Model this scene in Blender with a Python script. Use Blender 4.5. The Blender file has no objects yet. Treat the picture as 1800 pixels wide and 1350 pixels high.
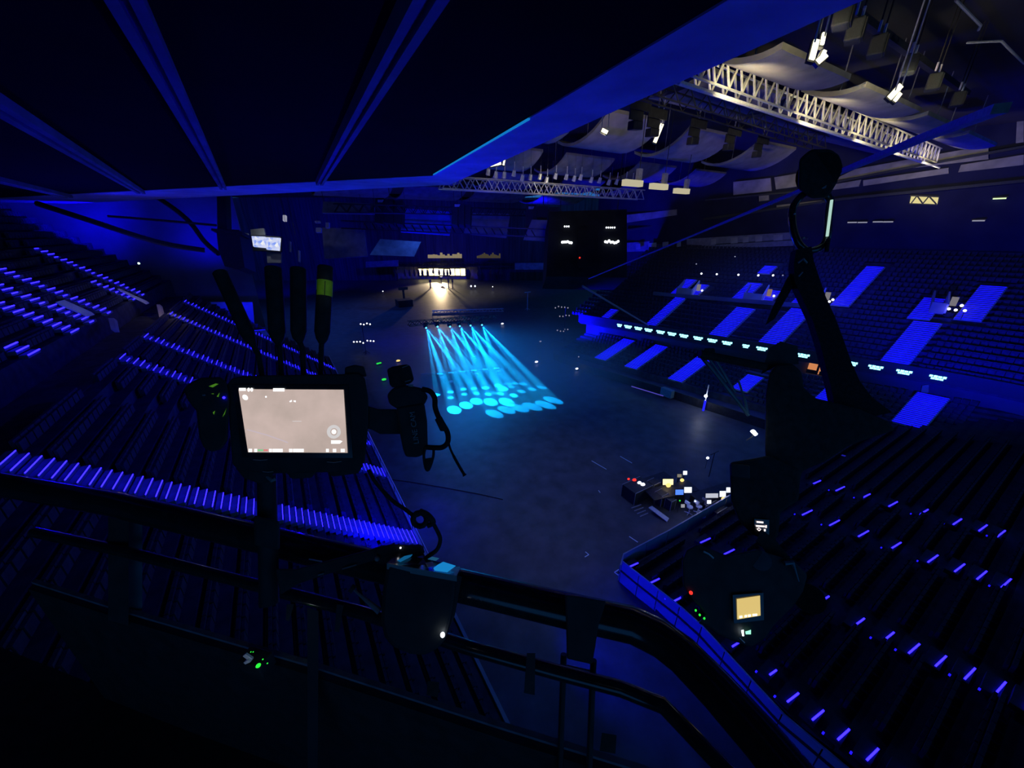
import bpy, math, random
from mathutils import Vector as V, Matrix
random.seed(7)
S = bpy.context.scene
COL = S.collection

# ------------------------------------------------------------------ camera
F = 656.0                                   # focal length in pixels of the 1800 x 1350 frame
PITCH = math.atan((675 - 402) / F)
YAW = math.radians(31.2)
EYE = V((0, 0, 18.0))                       # gallery under the roof, 18 m above the arena floor
FW = V((math.sin(YAW) * math.cos(PITCH), math.cos(YAW) * math.cos(PITCH), -math.sin(PITCH)))
RT = V((math.cos(YAW), -math.sin(YAW), 0))
UP = RT.cross(FW)
cam_d = bpy.data.cameras.new('camera')
cam_d.sensor_width = 36
cam_d.lens = 36 * F / 1800
cam_d.clip_start = 0.03
cam_d.clip_end = 600
cam = bpy.data.objects.new('camera', cam_d)
R3 = Matrix((RT, UP, -FW)).transposed()
cam.matrix_world = Matrix.Translation(EYE) @ R3.to_4x4()
COL.objects.link(cam)
S.camera = cam

# ------------------------------------------------------------------ world, view
S.view_settings.view_transform = 'Standard'
S.view_settings.look = 'None'
S.view_settings.exposure = 0.0
S.view_settings.gamma = 1.0
S.view_settings.use_curve_mapping = False
W = bpy.data.worlds.new('world')
S.world = W
W.use_nodes = True
W.node_tree.nodes['Background'].inputs[0].default_value = (0.05, 0.32, 1.0, 1)
W.node_tree.nodes['Background'].inputs[1].default_value = 0.34
S.cycles.sample_clamp_indirect = 4.0
S.cycles.max_bounces = 5
S.cycles.diffuse_bounces = 3
S.cycles.glossy_bounces = 2
S.cycles.transmission_bounces = 2
S.cycles.volume_bounces = 0
S.cycles.caustics_reflective = False
S.cycles.caustics_refractive = False

LED = (0.009, 0.005, 1.0)
WARM = (1.0, 0.86, 0.50)
CYAN = (0.004, 0.40, 1.0)

def lamp(kind, name, loc, power, color, target=None, size=0.05, angle=90, blend=0.5):
    d = bpy.data.lights.new(name, kind)
    d.energy = power
    d.color = color
    if kind == 'AREA':
        d.size = size
    else:
        d.shadow_soft_size = size
    if kind == 'SPOT':
        d.spot_size = math.radians(angle)
        d.spot_blend = blend
    o = bpy.data.objects.new(name, d)
    COL.objects.link(o)
    o.location = loc
    if target is not None:
        o.rotation_euler = (V(target) - V(loc)).to_track_quat('-Z', 'Y').to_euler()
    return o

# added blue fill spots, fixtures unseen, that wash the roof, the walls and the underside of the gallery ceiling
BLUE = (0.002, 0.0, 1.0)
for loc, power, aim, ang in (((9.5, 24.0, 7.0), 9500, (6.5, 11.0, 20.5), 100), ((4.0, 36.0, 8.5), 4200, (-1.0, 27.0, 20.5), 120),
                             ((-12.0, 44.0, 14.5), 2500, (-8.0, 38.0, 20.5), 120),
                             ((-15.0, 57.5, 18.0), 4200, (-18.0, 63.0, 20.0), 140), ((-6.0, 58.5, 15.0), 3000, (-7.0, 63.0, 19.0), 140),
                             ((20.0, 60.0, 3.0), 14000, (22.0, 70.0, 27.0), 130), ((36.0, 46.0, 3.0), 42000, (60.0, 36.0, 20.0), 120),
                             ((30.0, 17.0, 5.0), 7000, (32.0, 24.0, 27.0), 110), ((2.6, 15.2, 4.6), 2200, (0.5, 21.5, 2.6), 130), ((4.4, 20.0, 2.6), 500, (7.5, 19.0, 0.0), 130), ((46.0, 18.0, 21.0), 9000, (52.0, 20.0, 8.0), 120), ((13.0, 24.0, 18.5), 5500, (-3.0, 26.0, 6.0), 100), ((11.0, 42.0, 15.0), 4000, (-5.0, 42.0, 8.0), 100), ((40.0, 4.0, 6.0), 22000, (66.0, 6.0, 20.0), 110), ((7.0, 47.0, 3.0), 9000, (20.0, 42.0, 27.0), 120),
                             ((12.0, 26.0, 14.0), 26000, (30.0, 62.0, 19.5), 60), ((35.0, 92.0, 22.0), 60000, (45.0, 138.0, 14.0), 85), ((50.0, 70.0, 22.0), 25000, (75.0, 120.0, 16.0), 85), ((6.0, 112.0, 21.0), 60000, (-2.0, 158.0, 10.0), 100)):
    lamp('SPOT', 'blue_fill', loc, power, BLUE, aim, 0.2, ang, 1.0)
# added dim blue fill from above, over floor and stands
FILL_BLUE = (0.03, 0.13, 1.0)
for loc, power in (((20, 22, 22.5), 5000), ((22, 48, 22.5), 5000), ((30, 85, 23), 9000), ((8, 95, 23), 14000), ((34, 8, 22), 2500), ((48, 26, 23), 4000), ((-4, 36, 21.5), 1500)):
    lamp('SPOT', 'ambient_fill', loc, power, FILL_BLUE, (loc[0], loc[1], 0), 0.6, 140, 1.0)

lamp('SPOT', 'floor_fill_light', (48, 108, 23.0), 9000, (1.0, 0.86, 0.62), (48, 108, 0.0), 0.5, 100, 1.0)  # added warm fill that widens the glow on the far floor
lamp('SPOT', 'floor_fill_light', (16, 20, 23.0), 2400, (0.55, 0.58, 0.80), (14.0, 19.0, 0.0), 0.5, 62, 1.0)  # added neutral fill that greys the near floor

# ------------------------------------------------------------------ pixel rays on real planes
def ray(x, y):
    return FW + RT * ((x - 900) / F) + UP * ((675 - y) / F)
def at(x, y, t):
    return EYE + ray(x, y) * t
def onpl(x, y, p, n):
    d = ray(x, y); n = V(n)
    return EYE + d * ((V(p) - EYE).dot(n) / d.dot(n))
def onz(x, y, z): return onpl(x, y, (0, 0, z), (0, 0, 1))
def onY(x, y, Y): return onpl(x, y, (0, Y, 0), (0, 1, 0))
def onX(x, y, X): return onpl(x, y, (X, 0, 0), (1, 0, 0))

# ------------------------------------------------------------------ materials
def mat(name, col, rough=0.6, metal=0.0, var=0.25, scale=6.0, spec=0.4, bump=0.0, stretch=None):
    m = bpy.data.materials.new(name); m.use_nodes = True
    nt = m.node_tree; b = nt.nodes['Principled BSDF']
    tc = nt.nodes.new('ShaderNodeTexCoord'); no = nt.nodes.new('ShaderNodeTexNoise')
    no.inputs['Scale'].default_value = scale; no.inputs['Detail'].default_value = 4
    if stretch:
        mp = nt.nodes.new('ShaderNodeMapping'); mp.inputs['Scale'].default_value = stretch
        nt.links.new(tc.outputs['Object'], mp.inputs[0]); nt.links.new(mp.outputs[0], no.inputs['Vector'])
    else:
        nt.links.new(tc.outputs['Object'], no.inputs['Vector'])
    rp = nt.nodes.new('ShaderNodeValToRGB')
    rp.color_ramp.elements[0].position = 0.3; rp.color_ramp.elements[1].position = 0.7
    rp.color_ramp.elements[0].color = (*[c * (1 - var) for c in col], 1)
    rp.color_ramp.elements[1].color = (*[min(1, c * (1 + var)) for c in col], 1)
    nt.links.new(no.outputs['Fac'], rp.inputs[0]); nt.links.new(rp.outputs[0], b.inputs['Base Color'])
    b.inputs['Roughness'].default_value = rough; b.inputs['Metallic'].default_value = metal
    b.inputs['Specular IOR Level'].default_value = spec
    if bump:
        bp = nt.nodes.new('ShaderNodeBump'); bp.inputs['Strength'].default_value = bump
        nt.links.new(no.outputs['Fac'], bp.inputs['Height']); nt.links.new(bp.outputs[0], b.inputs['Normal'])
    return m
def glow(name, col, strength, sampled=True):
    m = bpy.data.materials.new(name); m.use_nodes = True
    nt = m.node_tree; nt.nodes.clear()
    e = nt.nodes.new('ShaderNodeEmission'); o = nt.nodes.new('ShaderNodeOutputMaterial')
    e.inputs[0].default_value = (*col, 1); e.inputs[1].default_value = strength
    nt.links.new(e.outputs[0], o.inputs[0])
    if not sampled:
        m.cycles.emission_sampling = 'NONE'
    return m

M_floor = mat('arena_floor_coating', (0.055, 0.058, 0.066), 0.50, 0, 0.35, 0.9, 0.35, 0.03)
M_terr = mat('terrace_concrete', (0.050, 0.054, 0.072), 0.9, 0, 0.3, 2, 0.1)
M_seat = mat('seat_plastic_dark', (0.042, 0.046, 0.066), 0.8, 0, 0.3, 5, 0.1)
M_step_dark = mat('stair_dark', (0.20, 0.205, 0.23), 0.85, 0, 0.2, 3, 0.1)
M_step = mat('stair_grey', (0.30, 0.31, 0.34), 0.8, 0, 0.2, 3)
M_wall = mat('wall_paint_dark', (0.10, 0.10, 0.12), 0.85, 0, 0.2, 0.4)
M_wall2 = mat('wall_paint_grey', (0.26, 0.26, 0.26), 0.8, 0, 0.2, 0.5)
M_roof = mat('roof_deck_dark', (0.022, 0.023, 0.030), 0.9, 0, 0.3, 0.3)
M_slab = mat('soffit_black', (0.012, 0.014, 0.016), 0.9, 0, 0.3, 0.6, 0.1)
M_rib = mat('soffit_beam_paint', (0.42, 0.42, 0.46), 0.8, 0, 0.25, 0.7, 0.2)
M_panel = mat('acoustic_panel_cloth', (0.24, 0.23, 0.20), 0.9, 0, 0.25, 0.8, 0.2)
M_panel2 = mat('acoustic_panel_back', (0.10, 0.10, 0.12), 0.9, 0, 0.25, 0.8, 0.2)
M_alu = mat('truss_aluminium', (0.62, 0.60, 0.52), 0.45, 0.3, 0.15, 3)
M_dkm = mat('black_steel', (0.030, 0.031, 0.034), 0.5, 0.4, 0.3, 4)
M_blk = mat('matt_black', (0.030, 0.034, 0.036), 0.7, 0, 0.3, 20, 0.3)
M_gloss = mat('black_paint_gloss', (0.026, 0.030, 0.032), 0.16, 0, 0.3, 30, 0.9)
M_rubber = mat('black_rubber', (0.026, 0.030, 0.030), 0.85, 0, 0.3, 40, 0.2)
M_web = mat('black_webbing', (0.016, 0.017, 0.020), 0.9, 0, 0.4, 90, 0.2, 0.3)
M_blueweb = mat('pale_webbing', (0.32, 0.32, 0.36), 0.8, 0, 0.2, 60, 0.2)
M_grey = mat('mid_grey_metal', (0.28, 0.28, 0.30), 0.5, 0.2, 0.2, 10)
M_pale = mat('pale_metal', (0.62, 0.62, 0.62), 0.4, 0.2, 0.15, 10)
M_white = mat('white_marking', (0.80, 0.80, 0.82), 0.6, 0, 0.1, 30)
M_fence = mat('barrier_panel', (0.30, 0.30, 0.34), 0.7, 0, 0.15, 1.2)
M_tape = mat('yellow_green_tape', (0.42, 0.75, 0.02), 0.6, 0, 0.15, 60)
M_label = mat('white_label', (0.75, 0.78, 0.80), 0.6, 0, 0.1, 60)
M_teal = mat('teal_grey_tube', (0.10, 0.20, 0.24), 0.45, 0.3, 0.3, 12)
M_drape = mat('stage_drape', (0.06, 0.06, 0.07), 0.9, 0, 0.4, 1.5, 0.1, 0.3, (1, 1, 0.05))
M_tan = mat('tan_wall', (0.50, 0.42, 0.26), 0.8, 0, 0.2, 1)
E_led = glow('led_blue', LED, 12)
E_led_far = glow('led_blue_far', (0.004, 0.002, 1.0), 1.9)
E_fascia = glow('led_pale_cyan', (0.25, 0.85, 1.0), 3.2)
E_warm = glow('tube_warm_white', (1.0, 0.92, 0.62), 2.2)
E_stage = glow('stage_glow_warm', (1.0, 0.83, 0.42), 3.0)
E_white = glow('lamp_white', (0.85, 0.92, 1.0), 5.0, False)
E_dot = glow('indicator_white', (0.9, 0.92, 1.0), 2.5, False)
E_dimdot = glow('indicator_dim', (0.55, 0.55, 0.75), 0.5, False)
E_cyan = glow('led_glint_cyan', (0.01, 0.45, 1.0), 1.3, False)
E_red = glow('indicator_red', (1.0, 0.03, 0.02), 1.6, False)
E_green = glow('indicator_green', (0.03, 1.0, 0.06), 1.0, False)
E_orange = glow('lit_room_orange', (1.0, 0.36, 0.14), 0.62)
E_yellow = glow('desk_lamp_yellow', (1.0, 0.72, 0.22), 1.3)
E_mon = glow('monitor_white', (0.80, 0.86, 1.0), 1.5)
E_monb = glow('monitor_blue', (0.08, 0.22, 1.0), 1.3)
E_osd = glow('screen_icon_white', (1, 1, 1), 1.6, False)

ORD = 'first second third fourth fifth sixth seventh eighth ninth tenth eleventh twelfth thirteenth fourteenth fifteenth sixteenth seventeenth eighteenth nineteenth'.split()
# ------------------------------------------------------------------ mesh builder
class MB:
    def __init__(s): s.v = []; s.f = []
    def box(s, c, size, X=None, Y=None, Z=None):
        c = V(c); X = V(X or (1, 0, 0)).normalized(); Y = V(Y or (0, 1, 0)).normalized(); Z = V(Z or (0, 0, 1)).normalized()
        n = len(s.v); a, b, d = [k / 2 for k in size]
        for i in (-1, 1):
            for j in (-1, 1):
                for k in (-1, 1):
                    s.v.append(c + X * (a * i) + Y * (b * j) + Z * (d * k))
        s.f += [tuple(n + q for q in f) for f in ((0, 1, 3, 2), (4, 6, 7, 5), (0, 4, 5, 1), (2, 3, 7, 6), (0, 2, 6, 4), (1, 5, 7, 3))]
        return s
    def bar(s, p, q, w, h=None, up=(0, 0, 1)):
        p = V(p); q = V(q); d = (q - p); L = d.length; d.normalize(); u = V(up)
        if abs(d.dot(u)) > 0.98: u = V((1, 0, 0))
        y = u.cross(d).normalized(); z = d.cross(y)
        return s.box((p + q) / 2, (L, w, h or w), d, y, z)
    def tube(s, pts, r, n=8, closed=False):
        pts = [V(p) for p in pts]; m = len(pts); rs = r if isinstance(r, (list, tuple)) else [r] * m
        b = len(s.v); u = None
        for i, p in enumerate(pts):
            a = pts[i - 1] if (i > 0 or closed) else p
            c = pts[(i + 1) % m] if (i < m - 1 or closed) else p
            d = (c - a).normalized()
            if u is None:
                u = V((0, 0, 1)) if abs(d.z) < 0.9 else V((1, 0, 0))
            u = (u - d * u.dot(d))
            if u.length < 1e-6: u = d.orthogonal()
            u.normalize(); w = d.cross(u)
            for k in range(n):
                g = 2 * math.pi * k / n
                s.v.append(p + (u * math.cos(g) + w * math.sin(g)) * rs[i])
        for i in range(m if closed else m - 1):
            j = (i + 1) % m
            for k in range(n):
                l = (k + 1) % n
                s.f.append((b + i * n + k, b + i * n + l, b + j * n + l, b + j * n + k))
        if not closed:
            s.f.append(tuple(b + k for k in reversed(range(n))))
            s.f.append(tuple(b + (m - 1) * n + k for k in range(n)))
        return s
    def prism(s, pts, d):
        n = len(pts); b = len(s.v); d = V(d)
        s.v += [V(p) for p in pts] + [V(p) + d for p in pts]
        s.f.append(tuple(b + i for i in range(n))); s.f.append(tuple(b + n + i for i in reversed(range(n))))
        for i in range(n):
            j = (i + 1) % n
            s.f.append((b + i, b + n + i, b + n + j, b + j))
        return s
    def ball(s, c, r, n=8, m=6, sc=(1, 1, 1)):
        c = V(c); b = len(s.v)
        for i in range(m + 1):
            t = math.pi * i / m
            for k in range(n):
                g = 2 * math.pi * k / n
                s.v.append(c + V((r * math.sin(t) * math.cos(g) * sc[0], r * math.sin(t) * math.sin(g) * sc[1], r * math.cos(t) * sc[2])))
        for i in range(m):
            for k in range(n):
                l = (k + 1) % n
                s.f.append((b + i * n + k, b + (i + 1) * n + k, b + (i + 1) * n + l, b + i * n + l))
        return s
    def quads(s, rows):                      # a grid of points, any number of rows
        b = len(s.v); m = len(rows[0])
        for r in rows: s.v += [V(p) for p in r]
        for i in range(len(rows) - 1):
            for k in range(m - 1):
                s.f.append((b + i * m + k, b + i * m + k + 1, b + (i + 1) * m + k + 1, b + (i + 1) * m + k))
        return s
    def mesh(s, name, m, origin=(0, 0, 0), smooth=False):
        o = V(origin); me = bpy.data.meshes.new(name)
        me.from_pydata([p - o for p in s.v], [], s.f); me.materials.append(m)
        if smooth:
            me.shade_smooth()
            try: me.set_sharp_from_angle(angle=math.radians(40))
            except Exception: pass
        me.update(); return me
    def build(s, name, m, parent=None, smooth=False, bevel=0.0, label=None, cat=None, group=None, kind=None):
        lo = V([min(p[i] for p in s.v) for i in range(3)]); hi = V([max(p[i] for p in s.v) for i in range(3)])
        o = (lo + hi) / 2
        if parent is None: o.z = lo.z
        ob = bpy.data.objects.new(name, s.mesh(name, m, o, smooth)); COL.objects.link(ob)
        place(ob, o, parent)
        if bevel:
            bv = ob.modifiers.new('bevel', 'BEVEL'); bv.width = bevel; bv.segments = 2; bv.limit_method = 'ANGLE'
        tag(ob, label, cat, group, kind)
        return ob
def world_loc(o):
    p = V(o.location)
    while o.parent: o = o.parent; p += V(o.location)
    return p
def place(ob, loc, parent):
    if parent is not None:
        ob.parent = parent; ob.location = V(loc) - world_loc(parent)
    else:
        ob.location = loc
def tag(o, label=None, cat=None, group=None, kind=None):
    if label: o['label'] = label
    if cat: o['category'] = cat
    if group: o['group'] = group
    if kind: o['kind'] = kind
    return o
def thing(name, label, cat, loc, group=None):
    o = bpy.data.objects.new(name, None); COL.objects.link(o); o.location = loc; o.empty_display_size = 0.1
    return tag(o, label, cat, group)
def struct(mb, name, m, label=None, **k):
    return mb.build(name, m, None, kind='structure', label=label, **k)
def inst(me, name, loc, parent=None, **k):
    o = bpy.data.objects.new(name, me); COL.objects.link(o); place(o, loc, parent); return tag(o, **k)
def ppx(pts, t, depth):                      # outline at distance t, extruded away from the eye
    P = [at(x, y, t) for x, y in pts]
    c = sum(P, V((0, 0, 0))) / len(P) - EYE if t < 3 else FW
    return MB().prism(P, c.normalized() * depth)
def tpx(pts, r, n=8, closed=False):          # tube through (x, y, t)
    return MB().tube([at(*p) for p in pts], r, n, closed)
def bez(pts, n=6):                           # smooth a polyline (Catmull-Rom) of equal-length tuples
    out = []; P = [pts[0]] + list(pts) + [pts[-1]]
    for i in range(1, len(P) - 2):
        for k in range(n):
            u = k / n
            out.append(tuple(0.5 * (2 * b + (c - a) * u + (2 * a - 5 * b + 4 * c - d) * u * u + (3 * b - a - 3 * c + d) * u ** 3)
                             for a, b, c, d in zip(P[i - 1], P[i], P[i + 1], P[i + 2])))
    out.append(tuple(pts[-1])); return out

# ================================================================== STRUCTURE
struct(MB().box((40, 62, -0.15), (190, 250, 0.3)), 'floor', M_floor)
struct(MB().box((22, 78, 28.2), (110, 190, 0.4)), 'ceiling', M_roof)
struct(MB().box((-26, 70, 14), (0.5, 170, 28.4)), 'wall_left', M_wall)

# ---- left stand: stepped terrace
LS = lambda X: 1.3 + (3.8 - X) * 0.78        # stair line of the lower left stand
def terrace(name, x0, z0, d, r, rows, y0, y1, sgn, m=M_terr):
    mb = MB(); prof = [(x0, 0.0)]
    for k in range(rows):
        prof += [(x0 + sgn * d * k, z0 + r * k), (x0 + sgn * d * (k + 1), z0 + r * k)]
    prof += [(x0 + sgn * d * rows, 0.0)]
    mb.prism([V((x, y0, z)) for x, z in prof], (0, y1 - y0, 0))
    return struct(mb, name, m)
terrace('stand_left_lower', 3.8, 1.2, 0.72, 0.5616, 18, -9, 57, -1)
terrace('stand_left_upper', -11.4, 12.2, 0.80, 0.62, 14, -9, 62, -1)
struct(MB().box((-10.3, 24, 5.4), (2.4, 66, 10.8)), 'stand_left_walkway', M_terr)
struct(MB().box((3.93, 24, 0.65), (0.14, 66, 1.3)), 'wall_stand_front', M_fence)

# seats: dark folded seats, far too many and too dark to count
def seat_stuff(name, label, spots):
    mb = MB()
    for (x, y, z, sx) in spots:
        mb.box((x, y, z + 0.34), (0.10, 0.46, 0.44)).box((x + sx * 0.11, y, z + 0.28), (0.09, 0.42, 0.36))
    return mb.build(name, M_seat, None, label=label, cat='seating', kind='stuff')
AY = [17.25, 24.6, 29.6, 35.0, 43.7, 50.8]
sp = []
for k in range(18):
    for j in range(100):
        y = 6 + j * 0.5
        if all(abs(y - a) > 0.95 for a in AY): sp.append((3.8 - 0.72 * k - 0.5, y, 1.2 + 0.5616 * k, 1))
seat_stuff('seat_rows', 'dark folded seats filling the lower left stand', sp)

# ---- stairs with a glowing strip on the nose of every step
def stair(label, group, y0, y1, x0, z0, dx, dz, n, start=0, pattern=False, skew=0.0, m_led=E_led, th=0.026, sh=0.18, m_st=None):
    """steps run along X from x0; y0..y1 is the stair's width; skew shifts the nose line in X per metre of Y"""
    t = thing('aisle_stair', label, 'stairs', (x0, (y0 + y1) / 2, z0), group)
    w = y1 - y0; sg = 1 if dx > 0 else -1; k = skew
    def sk(mb):
        for p in mb.v: p.x += k * p.y
        return mb
    big = sk(MB().box((0, 0, -sh / 2), (abs(dx), w, sh))).mesh('step', m_st or (M_step_dark if m_led is E_led else M_step))
    st = {}
    for L in (1.0, 0.55):
        st[L] = sk(MB().box((-sg * (abs(dx) / 2 + th * 0.3), 0, -th * 0.35), (th, w * 0.92 * L, th))).mesh('led_strip', m_led)
    for i in range(start, n):
        c = V((x0 + dx * (i + 0.5), (y0 + y1) / 2, z0 + dz * (i + 1)))
        s = inst(big, 'step', c, t)
        L = 0.55 if (pattern and i % 3 == 0) else 1.0
        off = -w * 0.2 if L < 1 else 0
        inst(st[L], 'led_strip', c + V((k * off, off, 0)), s)
    return t
LBL = ['nearest long blue-lit stair, crossing the left stand just above the handrail',
       'short piece of blue-lit stair showing below the monitor camera, beside the floor',
       'blue-lit stair running down the left stand into the monitor camera grip',
       'blue-lit stair of the left stand ending at the foot of the slanted antenna',
       'blue-lit stair of the left stand crossing behind the slanted antenna',
       'farthest dotted blue-lit stair of the left stand, under the bright blue wall']
for i, y in enumerate(AY):
    stair(LBL[i], 'stairs of the lower left stand', y - 0.63, y + 0.63, 3.75, 1.2, -0.24, 0.1872, 53 if i != 1 else 20,
          pattern=(i >= 2))

# ---- right stand
FY = [(-30, 52.6), (3.5, 52.1), (7.2, 51.4), (11.3, 50.0), (17.7, 47.9), (26.7, 44.6), (37.6, 41.2), (46, 38.4)]
def fx(y):
    for (a, b), (c, d) in zip(FY, FY[1:]):
        if a <= y <= c: return b + (d - b) * (y - a) / (c - a)
    return FY[0][1] if y < FY[0][0] else FY[-1][1]
def lx(y): return 39.1 - 0.2 * (y - 25.7) + (max(0, 16 - y) * 0.28)
def swept(name, base, z0, d, r, rows, ys, m=M_terr, zb=0.0, x_off=0.0):
    mb = MB(); grid = []
    for y in ys:
        b = base(y) + x_off; p = [V((b, y, zb))]
        for k in range(rows):
            p += [V((b + d * k, y, z0 + r * k)), V((b + d * (k + 1), y, z0 + r * k))]
        p.append(V((b + d * rows, y, zb))); grid.append(p)
    mb.quads(grid); return struct(mb, name, m)
ys = [-30, -12, 0, 3.5, 7.2, 11.3, 14.5, 17.7, 22, 26.7, 32, 37.6, 44]
swept('stand_right_lower', lx, 0.75, 0.80, 0.29, 8, ys)
swept('stand_right_upper', fx, 5.35, 0.80, 0.462, 22, ys, zb=4.3)
mb = MB()
mb.quads([[V((fx(y) - 0.25, y, 4.55)), V((fx(y) - 0.25, y, 5.75)), V((fx(y), y, 5.75)), V((fx(y), y, 4.55)), V((fx(y) - 0.25, y, 4.55))] for y in ys])
struct(mb, 'wall_balcony_front', M_blk)
mb = MB(); mb.quads([[V((fx(y) + 1.5, y, 0)), V((fx(y) + 1.5, y, 4.6))] for y in ys]); struct(mb, 'wall_concourse_right', M_wall)
mb = MB()
mb.quads([[V((fx(y) + 17.6, y, 10.0)), V((fx(y) + 17.6, y, 28.4)), V((fx(y) + 18.0, y, 28.4)), V((fx(y) + 18.0, y, 10.0))] for y in ys + [60]])
struct(mb, 'wall_right', mat('wall_paint_navy', (0.016, 0.018, 0.050), 0.9, 0, 0.2, 0.4, 0.1))
mb = MB()
mb.quads([[V((x, y, 0)), V((x, y, 0.95)), V((x + 0.12, y, 0.95)), V((x + 0.12, y, 0))] for x, y in [(39.6, 4.5), (38.4, 9.4), (37.0, 17.2), (35.7, 24.5), (34.8, 28.8), (33.5, 34.2), (32.6, 42)]])
struct(mb, 'wall_rink_right', M_dkm)

RS = [(40.1, 0, 8, 0.6, 'stairs of the upper right stand', 'leftmost faint blue stair of the upper right stand, above the balcony corner'),
      (33.5, 0, 22, 0.7, '', 'second blue stair from the left on the upper right stand, below the first tunnel mouth'),
      (25.4, 0, 20, 1.0, '', 'third blue stair from the left on the upper right stand, below the second tunnel mouth'),
      (20.3, 0, 23, 1.05, '', 'wide blue stair of the upper right stand just left of the black sling'),
      (10.3, 0, 23, 1.0, '', 'wide blue stair of the upper right stand right of the black sling')]
RST = []
def rstair(label, y, w, i0, i1, group='stairs of the upper right stand', dy=0.0):
    RST.append((y, w, i0, i1))
    b = fx(y)
    stair(label, group, y - w, y + w, b, 5.5, 0.27, 0.1559, i1, start=i0, skew=-0.30, m_led=E_led_far, th=0.06, sh=0.25)
for y, i0, i1, w, _, l in RS: rstair(l, y, w, i0, i1)
rstair('short blue stair above the first tunnel mouth of the upper right stand', 34.6, 0.7, 24, 36)
rstair('short blue stair just right of the first tunnel mouth', 32.4, 0.6, 24, 33)
rstair('short blue stair above the second tunnel mouth of the upper right stand', 27.0, 0.8, 24, 37)
rstair('short blue stair just right of the second tunnel mouth', 24.3, 0.7, 24, 33)
rstair('small high blue stair near the top of the upper right stand', 27.2, 0.7, 44, 50)
rstair('short blue stair above the tunnel mouth behind the black sling', 21.0, 0.8, 24, 34)
rstair('long blue stair climbing to the top of the upper right stand, right of the sling', 17.55, 0.8, 27, 53)
rstair('short blue stair above the far right tunnel mouth', 11.1, 0.8, 24, 36)
rstair('faint blue stair at the far right end of the upper right stand', 8.0, 0.9, 26, 45)
LR = [(36.65, 0.95, 0, 21, 'leftmost glowing stair of the lower right stand, beside the dark floor'),
      (31.9, 0.9, 0, 22, 'second glowing stair from the left on the lower right stand'),
      (25.9, 0.9, 0, 20, 'third glowing stair of the lower right stand, left of the teal frame'),
      (19.6, 0.8, 5, 16, 'blue stair of the lower right stand seen through the teal frame'),
      (12.9, 0.9, 8, 25, 'blue stair of the lower right stand under the orange lit room'),
      (7.0, 1.1, 5, 24, 'broad blue stair of the lower right stand right of the hanging rig'),
      (3.0, 0.9, 26, 32, 'short blue stair at the right edge of the picture below the balcony')]
for y, w, i0, i1, l in LR:
    stair(l, 'stairs of the lower right stand', y - w, y + w, lx(y), 0.85, 0.27, 0.098, i1, start=i0, skew=-0.22, m_led=E_led_far, th=0.06, sh=0.25)

# seats of the right stands
sp = []
for k in range(22):
    for j in range(96):
        y = -2 + j * 0.5
        if all(abs(y - a) > w + 0.4 or not (i0 * 0.27 - 0.9 < 0.8 * k < i1 * 0.27 + 0.3) for a, w, i0, i1 in RST): sp.append((fx(y) + 0.8 * k + 0.5, y, 5.35 + 0.462 * k, -1))
seat_stuff('seat_rows', 'dark seats filling the upper right stand above the lit balcony', sp)
sp = []
for k in range(8):
    for j in range(80):
        y = 2 + j * 0.5
        if all(abs(y - a[0]) > 1.2 for a in LR): sp.append((lx(y) + 0.8 * k + 0.5, y, 0.75 + 0.29 * k, -1))
seat_stuff('seat_rows', 'dark seats of the lower right stand below the lit balcony', sp)

# ---- balcony lights: pale cyan fixtures in a row on the balcony front
BX = [1089, 1104, 1122, 1140, 1161, 1181, 1202, 1227, 1252, 1278, 1311, 1339, 1373, 1412, 1449, 1499, 1539, 1589, 1648]
for i, x in enumerate(BX):
    y = 572 + (x - 1089) * 0.1645
    w = 0.62 if i not in (0, 10, 15) else 0.40
    pl = onpl(x, y, (44.47 - 0.25, 26.73, 0), (0.947, 0.33, 0)); Y = pl.y; Z = pl.z
    Y = min(max(Y, 2.0), 44)
    Xf = fx(Y) - 0.27
    # ray meets the balcony front; iterate once on the curved front
    for _ in range(6):
        d = ray(x, y); tt = (Xf - EYE.x) / d.x; q = EYE + d * tt; Xf = fx(q.y) - 0.27
    t = thing('balcony_light', 'pale cyan balcony light, number %s from the left end of the balcony row' %
              ['one', 'two', 'three', 'four', 'five', 'six', 'seven', 'eight', 'nine', 'ten', 'eleven', 'twelve', 'thirteen', 'fourteen', 'fifteen', 'sixteen', 'seventeen', 'eighteen', 'nineteen'][i],
              'light', (q.x, q.y, q.z - 0.2), 'balcony lights of the right stand')
    dirn = V((fx(q.y + 1) - fx(q.y - 1), 2, 0)).normalized(); nrm = V((-dirn.y, dirn.x, 0))
    MB().box(q - nrm * 0.02, (w * 2 + 0.12, 0.06, 0.52), dirn, nrm).build('housing', M_blk, t)
    lens = MB()
    for a, b, c, e in ((-0.8, 0.10, 0.36, 0.20), (-0.33, 0.10, 0.40, 0.16), (0.14, 0.10, 0.40, 0.2), (0.62, 0.10, 0.36, 0.18)):
        lens.box(q + nrm * 0.03 + dirn * (a * w + 0.1 * w) + V((0, 0, b)), (c * w, 0.04, e), dirn, nrm)
    for a in (-0.55, -0.1, 0.35):
        lens.box(q + nrm * 0.03 + dirn * (a * w + 0.1 * w) + V((0, 0, -0.12)), (0.40 * w, 0.04, 0.16), dirn, nrm)
    lens.build('lamp_cluster', E_fascia, t)

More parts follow.
